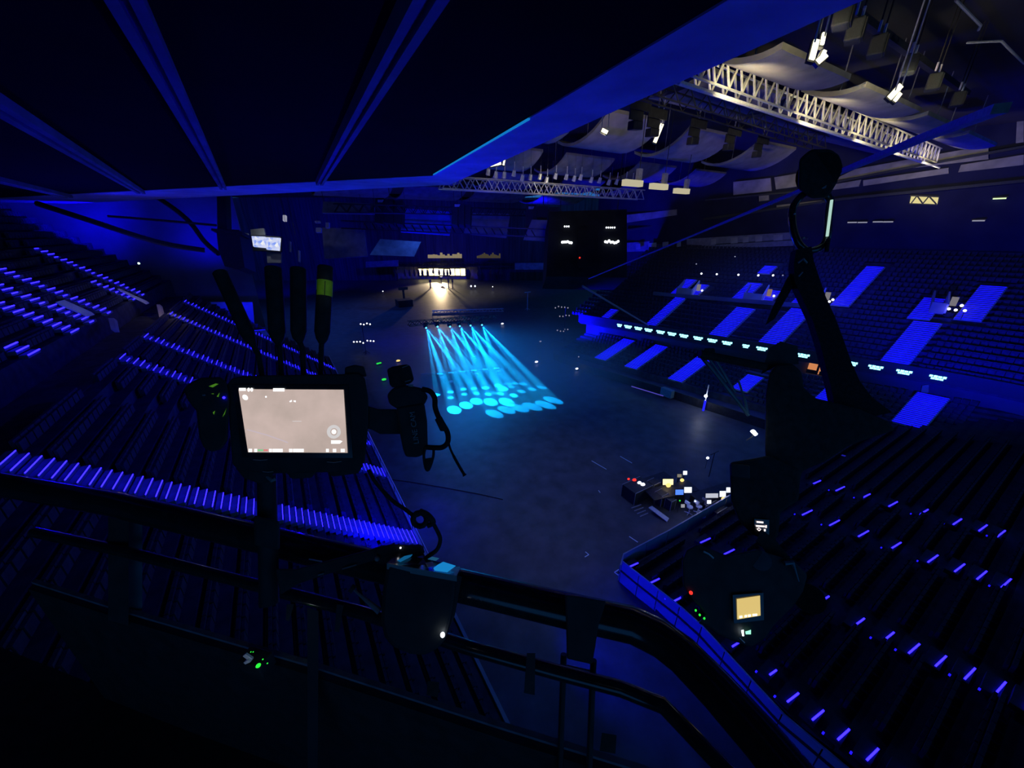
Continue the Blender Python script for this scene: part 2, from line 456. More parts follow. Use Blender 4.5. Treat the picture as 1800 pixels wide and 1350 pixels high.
# ---- tunnel mouths and the parapet between the two halves of the upper right stand
def upx(x, y, lift=0.0):                     # point on the stair plane of the upper right stand
    f = V((-0.32, 0.947, 0)); s = V((0.866, 0, 0.5)); n = f.cross(s)
    return onpl(x, y, V((44.47, 26.73, 5.6 + lift)), n)
mb = MB()
pp = [upx(x, y) for x, y in ((1148, 518), (1190, 522), (1300, 531), (1420, 541))]
for a, b in zip(pp, pp[1:]): mb.bar(a + V((0, 0, 0.2)), b + V((0, 0, 0.2)), 0.15, 0.5)
mb.build('parapet', M_wall, None, label='long low grey parapet joining the tunnel mouths of the upper right stand', cat='parapet')
for (x, y, w, lab, em) in ((1188, 518, 26, 'tunnel mouth with pale walls, first from the left on the upper right stand', E_dot),
                           (1305, 528, 32, 'tunnel mouth with a reddish lit doorway on the upper right stand', E_orange),
                           (1412, 536, 26, 'tunnel mouth half hidden by the black sling', E_dot),
                           (1632, 548, 26, 'tunnel mouth with a pale curved wall at the far right', E_dot)):
    p = upx(x, y); q = upx(x + w, y + w * 0.12); d = (q - p); d.z = 0; L = d.length; d.normalize(); n = V((-d.y, d.x, 0))
    if n.x < 0: n = -n
    t = thing('tunnel_mouth', lab, 'entrance', p)
    MB().box(p + d * L / 2 + V((0, 0, 0.45)), (L, 0.15, 1.1), d, n).build('front_wall', M_wall2, t)
    for k, m in ((0, M_wall2), (L, M_pale)):
        MB().prism([p + d * k, p + d * k + n * 2.6, p + d * k + n * 2.6 + V((0, 0, 1.9)), p + d * k + V((0, 0, 0.9))], d * 0.15).build('side_wall', m, t)
    MB().box(p + d * (L + 0.5) + n * 1.2 + V((0, 0, 1.1)), (0.5, 0.1, 0.9), d, n).build('doorway_glow', glow('doorway_dim', (0.9, 0.55, 0.45) if em is E_orange else (0.7, 0.65, 0.75), 0.25, False), t)
    MB().ball(p + d * (L + 1.1) + n * 0.9 + V((0, 0, 0.8)), 0.14).build('lamp', E_dot, t)
k = 0
for x, y, m in ((1233, 481, E_dot), (1260, 482, E_dot), (1298, 483, E_dot), (1333, 484, E_dot), (1359, 484, E_dot), (1376, 484, E_dimdot), (1292, 451, E_dimdot), (1224, 464, E_dimdot),
                (1458, 530, E_dot), (1668, 543, E_dot), (1680, 545, E_dot), (1696, 546, E_dot)):
    w = ['one', 'two', 'three', 'four', 'five', 'six', 'seven', 'eight', 'nine', 'ten', 'eleven', 'twelve'][k]; k += 1
    p = upx(x, y, 0.9)
    t = thing('aisle_marker_lamp', 'tiny white lamp in the upper right seats, %s in the row counted from the left' % w, 'lamp', p - V((0, 0, 0.9)), 'tiny lamps in the upper right stand')
    MB().tube([p - V((0, 0, 0.9)), p], 0.03, 6).build('post', M_dkm, t)
    MB().ball(p, 0.13 if m is E_dot else 0.09).build('bulb', m, t)

# ---- orange room under the balcony, wall panels and bands above the right stand
def onconc(x, y):
    X = 45.0
    for _ in range(8):
        d = ray(x, y); q = EYE + d * ((X - EYE.x) / d.x); X = fx(q.y) + 1.2
    return q
a = onconc(1424, 634); b = onconc(1472, 641); c = onconc(1424, 655)
t = thing('lit_room', 'orange lit room with a wide window under the balcony', 'window', V((a.x, a.y, c.z)))
d = (b - a); d.z = 0; L = d.length; d.normalize(); n = V((-d.y, d.x, 0)); h = a.z - c.z
if n.x > 0: n = -n
MB().box(a + d * L / 2 - V((0, 0, h / 2)), (L, 0.1, h), d, n).build('glowing_wall', E_orange, t)
for k in (0.38, 0.72): MB().box(a + d * L * k + n * 0.15 - V((0, 0, h * 0.5)), (0.2, 0.1, h), d, n).build('window_post', M_blk, t)
for k, w in ((0.12, 0.7), (0.28, 0.5), (0.55, 0.4), (0.86, 0.9)): MB().box(a + d * L * k + n * 0.2 - V((0, 0, h * 0.85)), (w, 0.1, h * 0.3), d, n).build('furniture_silhouette', M_blk, t)
MB().box(a + d * L / 2 - V((0, 0, h * 1.45)) + n * 0.3, (L * 1.05, 0.12, h * 0.8), d, n).build('counter_front', M_wall2, t)
a = onconc(1618, 690); 
MB().prism([onconc(*q) for q in ((1621, 678), (1633, 676), (1632, 690), (1618, 692))], (0.1, 0, 0)).build('door_reveal', M_tan, None, label='tan lit doorway edge above the broad lower blue stair', cat='doorway')
def onwall(x, y, off=0.15):
    X = 60.0
    for _ in range(8):
        d = ray(x, y); q = EYE + d * ((X - EYE.x) / d.x); X = fx(max(-30, min(q.y, 60))) + 17.6 - off
    return q
wp = [([(1462, 318), (1505, 297), (1700, 262), (1738, 250), (1738, 280), (1600, 296)], 'long pale wall panel below the truss end, right of the black pulley'),
      ([(1362, 312), (1402, 305), (1402, 328), (1365, 333)], 'pale square wall panel left of the black pulley'),
      ([(1290, 320), (1355, 313), (1357, 336), (1290, 343)], 'pale striped wall panel, second from the pulley'),
      ([(1335, 343), (1352, 341), (1352, 352), (1335, 354)], 'small grey wall panel under the striped wall panel'),
      ([(1462, 325), (1514, 316), (1510, 328), (1455, 335)], 'narrow grey wall panel under the dark ledge, beside the pulley'),
      ([(1518, 317), (1668, 295), (1668, 305), (1518, 327)], 'long narrow grey wall panel right of the pulley'),
      ([(1690, 290), (1800, 272), (1800, 290), (1685, 303)], 'grey wall panel at the right picture edge'),
      ([(1788, 214), (1800, 210), (1800, 250), (1786, 252)], 'tan wall panel cut by the right picture edge'),
      ([(1100, 378), (1190, 368), (1190, 378), (1100, 392)], 'dim grey wall strip right of the dark scoreboard'),
      ([(1366, 361), (1445, 352), (1445, 358), (1366, 367)], 'thin grey ledge behind the hanging ring')]
for pts, lab in wp:
    MB().prism([onwall(*q) for q in pts], (-0.15, 0, 0)).build('wall_panel', M_panel, None, label=lab, cat='wall panel')
for i, (pts, h) in enumerate((([(1460, 322), (1620, 290), (1800, 258)], 0.25), ([(1100, 405), (1330, 372), (1480, 350), (1800, 318)], 0.3), ([(1085, 443), (1280, 428), (1420, 420)], 0.15), ([(1240, 352), (1400, 337)], 0.2))):
    mb = MB(); q = [onwall(*p, 0.4) for p in pts]
    for u, v in zip(q, q[1:]): mb.bar(u, v, 0.4, h)
    struct(mb, 'trim_%d' % (i + 1), M_blk)
# banner band with illegible raised marks, lit blue
M_banner = mat('banner_cloth', (0.16, 0.16, 0.2), 0.8, 0, 0.2, 2)
b_pts = [(1098, 427), (1240, 418), (1395, 408), (1395, 432), (1240, 438), (1098, 443)]
bt = thing('banner', 'long dark blue banner with raised marks on the wall above the right stand', 'banner', onwall(1240, 440))
MB().prism([onwall(*q, 0.3) for q in b_pts], (-0.1, 0, 0)).build('cloth', M_banner, bt)
for x, w in ((1118, 8), (1140, 14), (1165, 10), (1190, 7), (1250, 9), (1285, 12), (1306, 10), (1328, 12), (1360, 16)):
    y = 436 - (x - 1100) * 0.065
    MB().prism([onwall(*q, 0.55) for q in ((x, y - 6), (x + w, y - 7), (x + w, y + 3), (x, y + 4))], (-0.06, 0, 0)).build('raised_mark', M_wall2, bt)
# yellow lit lattice window, small marks
t = thing('lattice_window', 'small yellow lit window with crossed bars at upper right', 'window', onwall(1622, 358))
MB().prism([onwall(*q) for q in ((1602, 343), (1650, 345), (1647, 359), (1599, 357))], (0.1, 0, 0)).build('pane', glow('window_yellow', (1.0, 0.86, 0.38), 0.75), t)
for a, b in (((1602, 357), (1612, 344)), ((1612, 344), (1622, 358)), ((1622, 358), (1633, 345)), ((1633, 345), (1646, 359)), ((1600, 344), (1651, 346)), ((1598, 358), (1648, 360))):
    MB().bar(onwall(*a, 0.3), onwall(*b, 0.3), 0.12).build('lattice_bar', M_dkm, t)
for i, (x, y) in enumerate(((1498, 391), (1516, 391), (1543, 390), (1561, 390), (1720, 388), (1757, 349))):
    p = onwall(x, y, 0.3); t = thing('wall_lamp', ['first small pale wall lamp from the left above the right stand', 'second small pale wall lamp from the left above the right stand', 'third small pale wall lamp from the left above the right stand', 'fourth small pale wall lamp, beside a bent cable', 'lone pale wall lamp at the upper right', 'tiny yellow and blue lamp at the far upper right'][i], 'lamp', p)
    MB().box(p, (0.2, 0.9, 0.12)).build('tube', E_dimdot if i < 5 else glow('lamp_mixed', (0.7, 0.9, 0.5), 1.2, False), t)
    MB().box(p + V((0.08, 0, 0.12)), (0.2, 1.1, 0.1)).build('bracket', M_dkm, t)

# ================================================================== END STAND (below right)
ES = lambda Y: 1.0 + (9.0 - Y) * 0.268
mb = MB(); prof = [(9.6, 0)]
for k in range(26):
    prof += [(9.6 - 0.85 * k, 0.65 + 0.2278 * k), (9.6 - 0.85 * (k + 1), 0.65 + 0.2278 * k)]
prof.append((9.6 - 0.85 * 26, 0))
xe = lambda y: 12.85 if y > 5.5 else max(11.9, 12.85 - (5.5 - y) * 0.24)
n_ = len(prof); mb.prism([V((xe(y), y, z)) for y, z in prof], (40, 0, 0))
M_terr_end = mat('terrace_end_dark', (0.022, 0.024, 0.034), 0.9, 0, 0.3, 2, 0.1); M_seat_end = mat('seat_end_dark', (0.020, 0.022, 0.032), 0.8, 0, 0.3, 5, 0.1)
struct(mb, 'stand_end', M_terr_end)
sp = MB()
for k in range(20):
    for j in range(64):
        x = 13.6 + j * 0.5; y = 9.6 - 0.85 * k - 0.55; z = 0.65 + 0.2278 * k
        if all(abs(x - a) > 0.75 for a in (18.0, 24.8, 29.4)):
            sp.box((x, y, z + 0.4), (0.44, 0.1, 0.4)).box((x, y + 0.13, z + 0.3), (0.4, 0.08, 0.34))
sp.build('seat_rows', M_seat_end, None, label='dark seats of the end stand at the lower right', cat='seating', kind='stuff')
nE = (0, 0.268, 1)
def onend(x, y): return onpl(x, y, (0, 9.0, 1.06), nE)
ROWS = [('upper dotted row of short blue step lights on the end stand, at the right', 1.0,
         [(1435, 848), (1477, 859), (1522, 872), (1570, 886), (1624, 900), (1683, 917), (1728, 928), (1760, 938)]),
        ('second row of blue step lights on the end stand, beside the icons display', 1.0,
         [(1376, 885), (1419, 901), (1467, 919), (1518, 938), (1575, 959), (1640, 982), (1687, 998), (1726, 1011), (1769, 1025)]),
        ('row of blue step lights running to the right picture edge below the rig', 0.8,
         [(1240, 950), (1282, 970), (1448, 1054), (1510, 1094), (1562, 1119), (1607, 1140), (1654, 1162), (1705, 1184), (1759, 1209), (1812, 1236)]),
        ('lowest row of blue step lights on the end stand, at the bottom edge', 0.62,
         [(1114, 993), (1151, 1021), (1192, 1053), (1293, 1133), (1359, 1182), (1394, 1226), (1438, 1257), (1483, 1291), (1534, 1326), (1590, 1368)])]
for lab, L, pts in ROWS:
    P0 = onend(*pts[0]); t = thing('aisle_stair', lab, 'stairs', P0 - V((0, 0, 0.3)), 'stairs of the end stand')
    stp = MB().box((0, 0.14, -0.12), (L * 1.25, 0.42, 0.2)).mesh('step', M_terr_end)
    bars = {}
    for i, q in enumerate(pts):
        p = onend(*q)
        l = L * (0.62 if (L == 0.62 and i in (3, 4)) else 1.0)
        if l not in bars: bars[l] = MB().box((0, 0, 0), (l, 0.05, 0.05), (1, -0.12, 0), (0.12, 1, 0)).mesh('led_strip', E_led)
        s = inst(stp, 'step', p, t); inst(bars[l], 'led_strip', p, s)
        if i % 3: inst(MB().box((-L * 0.75, 0.35, -0.05), (0.07, 0.05, 0.05)).mesh('side_marker', glow('led_blue_dim', LED, 2.5, False)), 'side_marker', p, s)

# barrier round the corner of the end stand, every panel its own piece
def barrier(label, pts, step):
    t = thing('crowd_barrier', label, 'barrier', pts[0])
    for a, b in zip(pts, pts[1:]):
        a = V(a); b = V(b); n = max(1, round((b - a).length / step)); d = (b - a) / n; u = d.normalized(); w = V((-u.y, u.x, 0))
        for k in range(n):
            c = a + d * (k + 0.5)
            MB().box(c + V((0, 0, 0.62)), (d.length - 0.05, 0.06, 1.12), u, w).build('panel', M_fence, t)
            MB().box(c + V((0, 0, 0.66)) + w * 0.03, (d.length, 0.09, 0.08), u, w).build('rail', M_dkm, t)
        MB().bar(a + V((0, 0, 1.22)), b + V((0, 0, 1.22)), 0.07).build('top_rail', M_fence, t)
t = thing('side_screen', 'blue-lit panelled side screen of the end stand, sloping up towards the rig', 'barrier', (12.75, 9.6, 0))
zb = lambda y: max(0.0, (9.2 - y) * 0.2); zt = lambda y: 1.5 + (9.65 - y) * 0.14
for k in range(9):
    y0 = 9.62 - k * 1.15; y1 = y0 - 1.11; x0 = xe(y0) - 0.1; x1 = xe(y1) - 0.1
    MB().prism([V((x0, y0, zb(y0))), V((x1, y1, zb(y1))), V((x1, y1, zt(y1))), V((x0, y0, zt(y0)))], (0.05, 0, 0)).build('panel', M_fence, t)
    MB().bar(V((x0 - 0.03, y0, (zb(y0) + zt(y0)) / 2 + 0.1)), V((x1 - 0.03, y1 - 0.04, (zb(y1) + zt(y1)) / 2 + 0.1)), 0.05, 0.09).build('rail', M_dkm, t)
    MB().bar(V((x0 + 0.02, y0, zt(y0))), V((x1 + 0.02, y1 - 0.04, zt(y1))), 0.06).build('top_rail', M_fence, t)
barrier('dark front barrier of the end stand, behind the control desk', [(12.70, 9.65, 0), (13.4, 10.1, 0), (17, 9.95, 0), (23, 9.9, 0), (31, 9.9, 0)], 2.0)
lamp('SPOT', 'barrier_blue_fill', (6.0, 9.0, 3.2), 2400, BLUE, (12.7, 6.2, 1.0), 0.1, 100, 1.0)  # added blue fill for the side screen, no fixture

# ================================================================== GALLERY CEILING over the camera
ZS = 20.5
inn = [onz(x, y, ZS) for x, y in ((1200, 43), (760, 308), (745, 312), (400, 329), (0, 348))]
out = [onz(x, y, ZS) for x, y in ((1440, 5), (1067, 192), (790, 324), (745, 331), (400, 345), (0, 364))]
near = V((inn[0].x - (inn[1].x - inn[0].x) * 0.75, inn[0].y - (inn[1].y - inn[0].y) * 0.75, ZS))
far_l = inn[4] + (inn[4] - inn[3]) * 0.5
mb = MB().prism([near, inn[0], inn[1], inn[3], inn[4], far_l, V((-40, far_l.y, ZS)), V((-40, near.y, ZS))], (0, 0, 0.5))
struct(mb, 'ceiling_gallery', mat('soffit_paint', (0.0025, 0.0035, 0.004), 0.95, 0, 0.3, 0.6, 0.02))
def strip(a_in, b_in, b_out, a_out, drop=0.0, h=0.6):
    return MB().prism([V((p.x, p.y, ZS - drop)) for p in (a_in, b_in, b_out, a_out)], (0, 0, h))
o_near = V((near.x + 1.3, near.y, ZS))
struct(strip(near, inn[1], out[2], o_near, 0.03), 'trim_5', M_rib)
f_out = out[5] + (out[5] - out[4]) * 0.5
struct(strip(inn[1], far_l, f_out, out[2], 0.03), 'trim_6', M_rib)
# cyan glint beside the edge beam, put in as a thin glowing bar
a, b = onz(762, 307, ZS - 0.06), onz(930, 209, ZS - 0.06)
MB().bar(a, b, 0.05, 0.04).build('glint_bar', glow('glint_cyan', (0.006, 0.20, 0.60), 0.9, False), None, label='thin glowing cyan glint along the gallery ceiling edge', cat='light')
M_rib2 = mat('rib_paint', (0.17, 0.17, 0.20), 0.8, 0, 0.25, 0.7, 0.1)
# ribs under the ceiling, lit blue: pairs of flanges with a dark web between
for i, (x0, y0, x1, y1, w) in enumerate(((222, 0, 392, 330, 0.36), (742, 0, 561, 322, 0.36), (-60, 150, 248, 338, 0.45), (-200, 270, 120, 345, 0.5))):
    a = onz(x0, y0, ZS - 0.12); b = onz(x1, y1, ZS - 0.12); a = a + (a - b) * 0.3
    d = (b - a).normalized(); s = V((-d.y, d.x, 0)); mb = MB()
    for k in (-1, 1): mb.bar(a + s * w * 0.31 * k, b + s * w * 0.31 * k, w * 0.36, 0.24)
    mb.bar(a + V((0, 0, 0.06)), b + V((0, 0, 0.06)), w * 0.4, 0.16)
    struct(mb, 'trim_%d' % (7 + i), M_rib2)

# ================================================================== ROOF: trusses, panels, lamps, loudspeakers
def truss(label, p, q, w, h, step, m, r=0.05, br=0.035, name='roof_truss'):
    p = V(p); q = V(q); d = (q - p); L = d.length; u = d.normalized(); s = V((-u.y, u.x, 0)).normalized()
    t = thing(name, label, 'truss', p)
    cs = [s * (w / 2 * a) + V((0, 0, h * b)) for a in (-1, 1) for b in (0, 1)]
    for c in cs: MB().tube([p + c, q + c], r, 6).build('chord', m, t)
    n = int(L / step); e = d / n; z = V((0, 0, h))
    a = MB().tube([V((0, 0, 0)), e / 2 + z], br, 5).mesh('brace', m); b = MB().tube([e / 2 + z, e], br, 5).mesh('brace', m)
    for sd in (-1, 1):
        for k in range(n):
            o = p + e * k + s * (w / 2 * sd)
            inst(a, 'brace', o, t); inst(b, 'brace', o, t)
    return t
T0 = onz(1184, 134, 24); T1 = onz(1618, 288, 24); T1.y = T0.y + 1.6
truss('long pale lattice truss lit warm white under the roof', T0, T1, 0.9, 1.15, 1.15, M_alu, 0.06, 0.055)
for k in range(5):
    q = T0 + (T1 - T0) * (0.1 + 0.2 * k)
    lamp('SPOT', 'truss_fill_lamp', q + V((-2.2, -2.6, -1.2)), 900, WARM, q + V((0.6, 0, 0.5)), 0.1, 100, 1.0)  # added unseen spots that brighten the truss
MB().tube([T0 + V((-0.6, -0.8, -0.5)), T1 + V((0, -0.8, -0.5))], 0.09, 6).build('pipe', M_pale, None, label='straight pale pipe hung below the lit truss', cat='pipe')
truss('dark lattice truss carrying black boxes beyond the lit truss', onz(1110, 163, 24.3), onz(1440, 262, 24.0), 0.9, 0.8, 1.6, M_dkm)
truss('distant dark truss in front of the blue lit panels', (14, 35.5, 21.3), (40, 35.5, 21.3), 1.0, 1.0, 1.3, M_alu, 0.05, 0.05)
truss('low dark truss crossing the far roof', (8, 58, 20.0), (44, 58, 20.0), 0.9, 1.0, 1.5, M_dkm, 0.07, 0.06)

def cpanel(label, c, sx, sy, z, tilt=0.0, sag=0.9, m=M_panel, rot=0.0, group='acoustic panels under the roof'):
    """a curved sheet hung under the roof: sx along X, sy along Y, edges curled up"""
    mb = MB(); n = 8; th = 0.22
    cr, sr = math.cos(rot), math.sin(rot); top = []; bot = []
    for i in range(n + 1):
        v = i / n * 2 - 1; zz = z + sag * (abs(v) ** 2.2) + tilt * v
        rt = []; rb = []
        for j in range(3):
            u = j - 1
            lx_, ly_ = u * sx / 2, v * sy / 2
            X, Y = c[0] + lx_ * cr - ly_ * sr, c[1] + lx_ * sr + ly_ * cr
            rt.append(V((X, Y, zz + th))); rb.append(V((X, Y, zz)))
        top.append(rt); bot.append(rb)
    mb.quads(top); mb.quads([r[::-1] for r in bot])
    for rows in ([[t[0] for t in top], [b[0] for b in bot]], [[b[2] for b in bot], [t[2] for t in top]]): mb.quads(rows)
    mb.quads([bot[0], top[0]]); mb.quads([top[n], bot[n]])
    t = thing('acoustic_panel', label, 'panel', (c[0], c[1], z), group)
    mb.build('sheet', m, t, smooth=True)
    for ax in (-0.38, 0.38):
        MB().tube([V((c[0] + ax * sx, c[1], z + th)), V((c[0] + ax * sx, c[1], 28.0))], 0.03, 5).build('hanger', M_grey, t)
    return t
o1 = ['first', 'second', 'third', 'fourth', 'fifth']
for i, (x, w) in enumerate(((14.0, 6.0), (21.3, 6.2), (30.2, 8.0), (39.5, 8.0), (49, 8.5))):
    cpanel('grey curved roof panel just in front of the lit truss, %s from the left' % o1[i], (x, 11.6), w, 2.9, 24.3, 0.25, 0.3)
for i, (x, w) in enumerate(((16, 7.5), (25.5, 8), (35, 8), (45, 8), (54, 7))):
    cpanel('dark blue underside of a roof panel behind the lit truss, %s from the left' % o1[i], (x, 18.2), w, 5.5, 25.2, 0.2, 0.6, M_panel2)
for i, (x, w) in enumerate(((17, 5.2), (24.4, 5.8), (33.5, 6.2), (44, 7.0))):
    cpanel('grey curved roof panel in the middle row, %s from the left' % o1[i], (x, 25.6), w, 5.6, 24.0, -0.5, 0.9)
for i, (x, w) in enumerate(((12, 6.5), (22, 7), (32, 7), (43, 7), (54, 7))):
    cpanel('blue lit roof panel in the row behind the middle row, %s from the left' % o1[i], (x, 39), w, 6.0, 23.9, -0.4, 0.9)
for i, (x, w) in enumerate(((8, 8), (20, 8), (32, 8), (44, 8), (57, 8))):
    cpanel('distant roof panel over the beams, %s from the left' % o1[i], (x, 55), w, 9.5, 23.7, -0.2, 1.0)
for i, (x, w) in enumerate(((14, 12), (28, 12), (42, 12), (58, 12))):
    cpanel('very distant roof panel before the far wall, %s from the left' % o1[i], (x, 78), w, 11, 23.3, -0.3, 1.2)

# vertical sheets far away: some brighter blue
def qpx(label, pts, thick, m, name='hanging_sheet', cat='sheet'):
    P = [at(*p) for p in pts]; n = (P[1] - P[0]).cross(P[2] - P[0]).normalized()
    if n.dot(FW) < 0: n = -n
    t = thing(name, label, cat, (P[2] + P[3]) / 2)
    MB().prism(P, n * thick).build('cloth', m, t)
    for q in P[:2]: MB().tube([q + n * thick / 2, V((q.x + n.x * thick / 2, q.y + n.y * thick / 2, 28.0))], 0.03, 5).build('hanger', M_dkm, t)
M_bluecloth = mat('blue_sheet', (0.08, 0.20, 0.55), 0.8, 0, 0.25, 0.4)
qpx('blue hanging sheet with a lattice girder across it, far above the stage', [(712, 366, 62), (799, 373, 62), (790, 413, 62), (704, 407, 62)], 0.3, M_bluecloth)
qpx('grey blue hanging sheet right of the blue sheet', [(826, 374, 66), (897, 376, 66), (890, 418, 66), (815, 410, 66)], 0.3, M_panel)
qpx('violet hanging sheet left of the dark scoreboard', [(935, 386, 58), (962, 387, 58), (962, 424, 58), (920, 421, 58)], 0.3, M_panel)
qpx('wide pale sheet left of the far loudspeakers', [(568, 354, 60), (658, 358, 60), (658, 376, 60), (566, 374, 60)], 0.3, M_panel)
qpx('dim hanging sheet behind the antennas', [(566, 400, 67), (640, 402, 67), (646, 450, 67), (570, 455, 67)], 0.3, M_panel)
qpx('brownish hanging sheet above the warm stage opening', [(668, 420, 84), (740, 425, 84), (728, 451, 84), (650, 448, 84)], 0.3, M_panel)
g = thing('lattice_girder', 'thin dark girder with arched bracing across the blue sheet', 'girder', at(705, 405, 58))
for a, b in (((600, 388), (1000, 405)), ((600, 401), (1000, 419))): MB().bar(at(*a, 58), at(*b, 58), 0.18).build('chord', M_dkm, g)
for k in range(22):
    x = 640 + k * 14; y = 390 + (x - 600) * 0.0425
    MB().bar(at(x, y, 58), at(x + 7, y + 12, 58), 0.12).build('brace', M_dkm, g)

# fluorescent working lights under the roof, the source of the warm light up there
def worklight(label, x, y, z, tubes, power, target, angle=110):
    p = onz(x, y, z); td = (p - EYE).dot(FW); t = thing('roof_work_light', label, 'lamp', p, 'warm work lights under the roof')
    for (x0, y0, x1, y1, w) in tubes:
        a, b = at(x0, y0, td), at(x1, y1, td); u_ = (b - a).normalized(); sv = u_.cross(FW).normalized()
        MB().box((a + b) / 2, ((b - a).length, w * td / F, 0.05), u_, sv, u_.cross(sv)).build('tube_panel', E_warm, t)
        MB().box((a + b) / 2 + FW * 0.09, ((b - a).length + 0.1, w * td / F + 0.06, 0.1), u_, sv, u_.cross(sv)).build('reflector', M_dkm, t)
    for k in (-0.25, 0.25): MB().tube([p + V((k, 0, 0.1)), V((p.x + k, p.y, 28.0))], 0.025, 6).build('hanger_rod', M_pale, t)
    lamp('SPOT', 'roof_work_fill_lamp', p - V((0, 0, 0.25)), power, WARM, target, 0.25, angle, 0.8)
worklight('warm work light with several glowing tubes at the top, nearest the gallery ceiling', 1437, 85, 23.2, ((1427, 104, 1436, 70, 9), (1445, 78, 1449, 58, 6), (1438, 108, 1452, 96, 10), (1446, 98, 1450, 89, 6)), 1200, (24, 12.8, 24.8), 90)
worklight('warm work light with two slanted tubes above the end of the lit truss', 1576, 166, 23.2, ((1564, 172, 1584, 150, 9), (1573, 177, 1583, 164, 6)), 1600, (38, 13.4, 24.8), 90)
worklight('single bright slanted tube light in the middle of the roof', 1157, 233, 23.4, ((1151, 250, 1164, 218, 6),), 500, (28, 27, 25.5))
worklight('small bright lamp head left of the slanted tube light', 1063, 230, 23.4, ((1058, 228, 1068, 233, 6),), 400, (20, 30, 25.5))
worklight('cream lit panel lamp under the gallery ceiling edge', 872, 286, 23.0, ((861, 287, 880, 283, 12), (885, 290, 887, 280, 3)), 300, (24, 38, 25.5))
lamp('SPOT', 'roof_work_fill_lamp', (54, 14, 22.6), 1700, WARM, (66, 14, 24.4), 0.3, 75, 1.0)  # added warm spot for the pale wall panels, no fixture
lamp('SPOT', 'roof_work_fill_lamp', (48, 24, 22.4), 1100, WARM, (60, 28, 24.8), 0.3, 46, 1.0)  # second added warm spot on the wall panels
for i, (x, y, w) in enumerate(((1112, 322, 26), (1158, 328, 24), (1198, 336, 22), (1012, 260, 0), (1340, 330, 0))):
    if not w: continue
    p = onz(x, y, 21.2); t = thing('fabric_lamp_box', 'small cream lit box in the row above the scoreboard, %s from the left' % o1[i], 'lamp', p, 'cream boxes above the scoreboard')
    MB().box(p, (1.9, 0.4, 0.42)).build('lit_face', glow('box_cream', (1.0, 0.9, 0.6), 0.5), t)
    MB().box(p + V((0.6, 0, 0.6)), (0.4, 0.3, 0.8)).build('bracket', M_grey, t); MB().tube([p + V((0.6, 0, 0.9)), V((p.x + 0.6, p.y, 28.0))], 0.03, 5).build('hanger', M_dkm, t)
# cluttered rigging beyond the middle row: small boxes on bars
for i, (x, y, z) in enumerate(((1150, 205, 24), (1222, 222, 24), (1285, 235, 24), (1335, 250, 24), (1120, 190, 24))):
    p = onz(x, y, z); p.z = 23.2
    t = thing('flown_fixture', 'dark boxy fixture hung from the dark truss, %s along it' % o1[i], 'fixture', p, 'boxy fixtures on the dark truss')
    MB().box(p, (0.9, 0.4, 0.42), (1, 0.15, 0.1), (-0.15, 1, 0)).build('body', M_dkm, t, bevel=0.05); MB().box(p + V((0, -0.25, 0.9)), (1.6, 0.05, 0.5)).build('side_plate', M_dkm, t)
    MB().box(p + V((0, 0, 0.5)), (1.0, 0.1, 0.5)).build('yoke', M_dkm, t)
    MB().tube([p + V((0.3, 0, 0.7)), V((p.x + 0.3, p.y, 28.0))], 0.04, 6).build('clamp', M_grey, t)
# sparkling row of small flown lamps on the distant truss
for i in range(18):
    x = 860 + i * 15 + random.uniform(-3, 3); y = 300 + i * 1.0 + random.uniform(-5, 5)
    p = onY(x, y, 35.0 + random.uniform(-0.5, 0.5))
    t = thing('flown_spotlight', 'small pale spotlight on the distant truss, %s from the left' % ORD[i], 'spotlight', p, 'sparkling row of flown spotlights')
    MB().tube([p, p + V((0, 0.2, -0.5))], [0.16, 0.22], 8).build('head', M_pale, t)
    MB().bar(p + V((0, 0, 0.05)), p + V((0, 0, 0.7)), 0.06).build('bracket', M_pale, t); MB().tube([p + V((0, 0, 0.6)), V((p.x, p.y, 28.0))], 0.015, 4).build('wire', M_dkm, t)
lamp('SPOT', 'truss_working_lamp', (24, 31, 21.0), 350, WARM, (27, 36, 22.0), 0.3, 90, 0.9)

# black loudspeaker row hung at the upper right
for i, (x, y) in enumerate(((1482, 28), (1503, 55), (1542, 82), (1598, 115), (1641, 145), (1683, 175))):
    p = onz(x, y, 24.6)
    t = thing('flown_loudspeaker', 'black loudspeaker in the hung row at upper right, %s from the left' % ['first', 'second', 'third', 'fourth', 'fifth', 'last'][i], 'loudspeaker', p, 'hung loudspeaker row')
    MB().box(p, (0.62, 0.5, 0.66), (0.95, 0.3, 0), (-0.3, 0.95, 0)).build('cabinet', M_blk, t, bevel=0.06)
    MB().box(p + V((0.07, -0.26, -0.02)), (0.52, 0.04, 0.56), (0.95, 0.3, 0), (-0.3, 0.95, 0)).build('grille', M_dkm, t)
    for k in (-0.25, 0.25): MB().bar(p + V((k, 0, 0.4)), p + V((k, 0, 0.75)), 0.07).build('rigging_strap', M_pale, t); MB().bar(p + V((k, 0, 0.7)), V((p.x + k, p.y, 28.0)), 0.04).build('rigging_wire', M_dkm, t)
mb = MB().bar(onz(1470, 0, 25.6), onz(1700, 165, 25.6), 0.25, 0.25)
mb.build('rigging_beam', M_dkm, None, label='dark beam carrying the hung loudspeaker row', cat='beam')
for i, (p, q, r) in enumerate((((1680, 0), (1724, 45), (1720, 53)), ((1700, 75), (1760, 72), (1800, 112)))):
    mb = MB().tube([onz(*k, 25.5) for k in (p, q, r)], 0.045, 6)
    mb.build('roof_pipe', M_grey, None, label=['bent thin pipe at the top right corner', 'bent pale duct edge below the top right corner'][i], cat='pipe')
lamp('SPOT', 'roof_work_fill_lamp', (30, 3, 20.5), 300, (0.9, 0.9, 0.8), (27, 8, 24), 0.3, 110, 0.9)

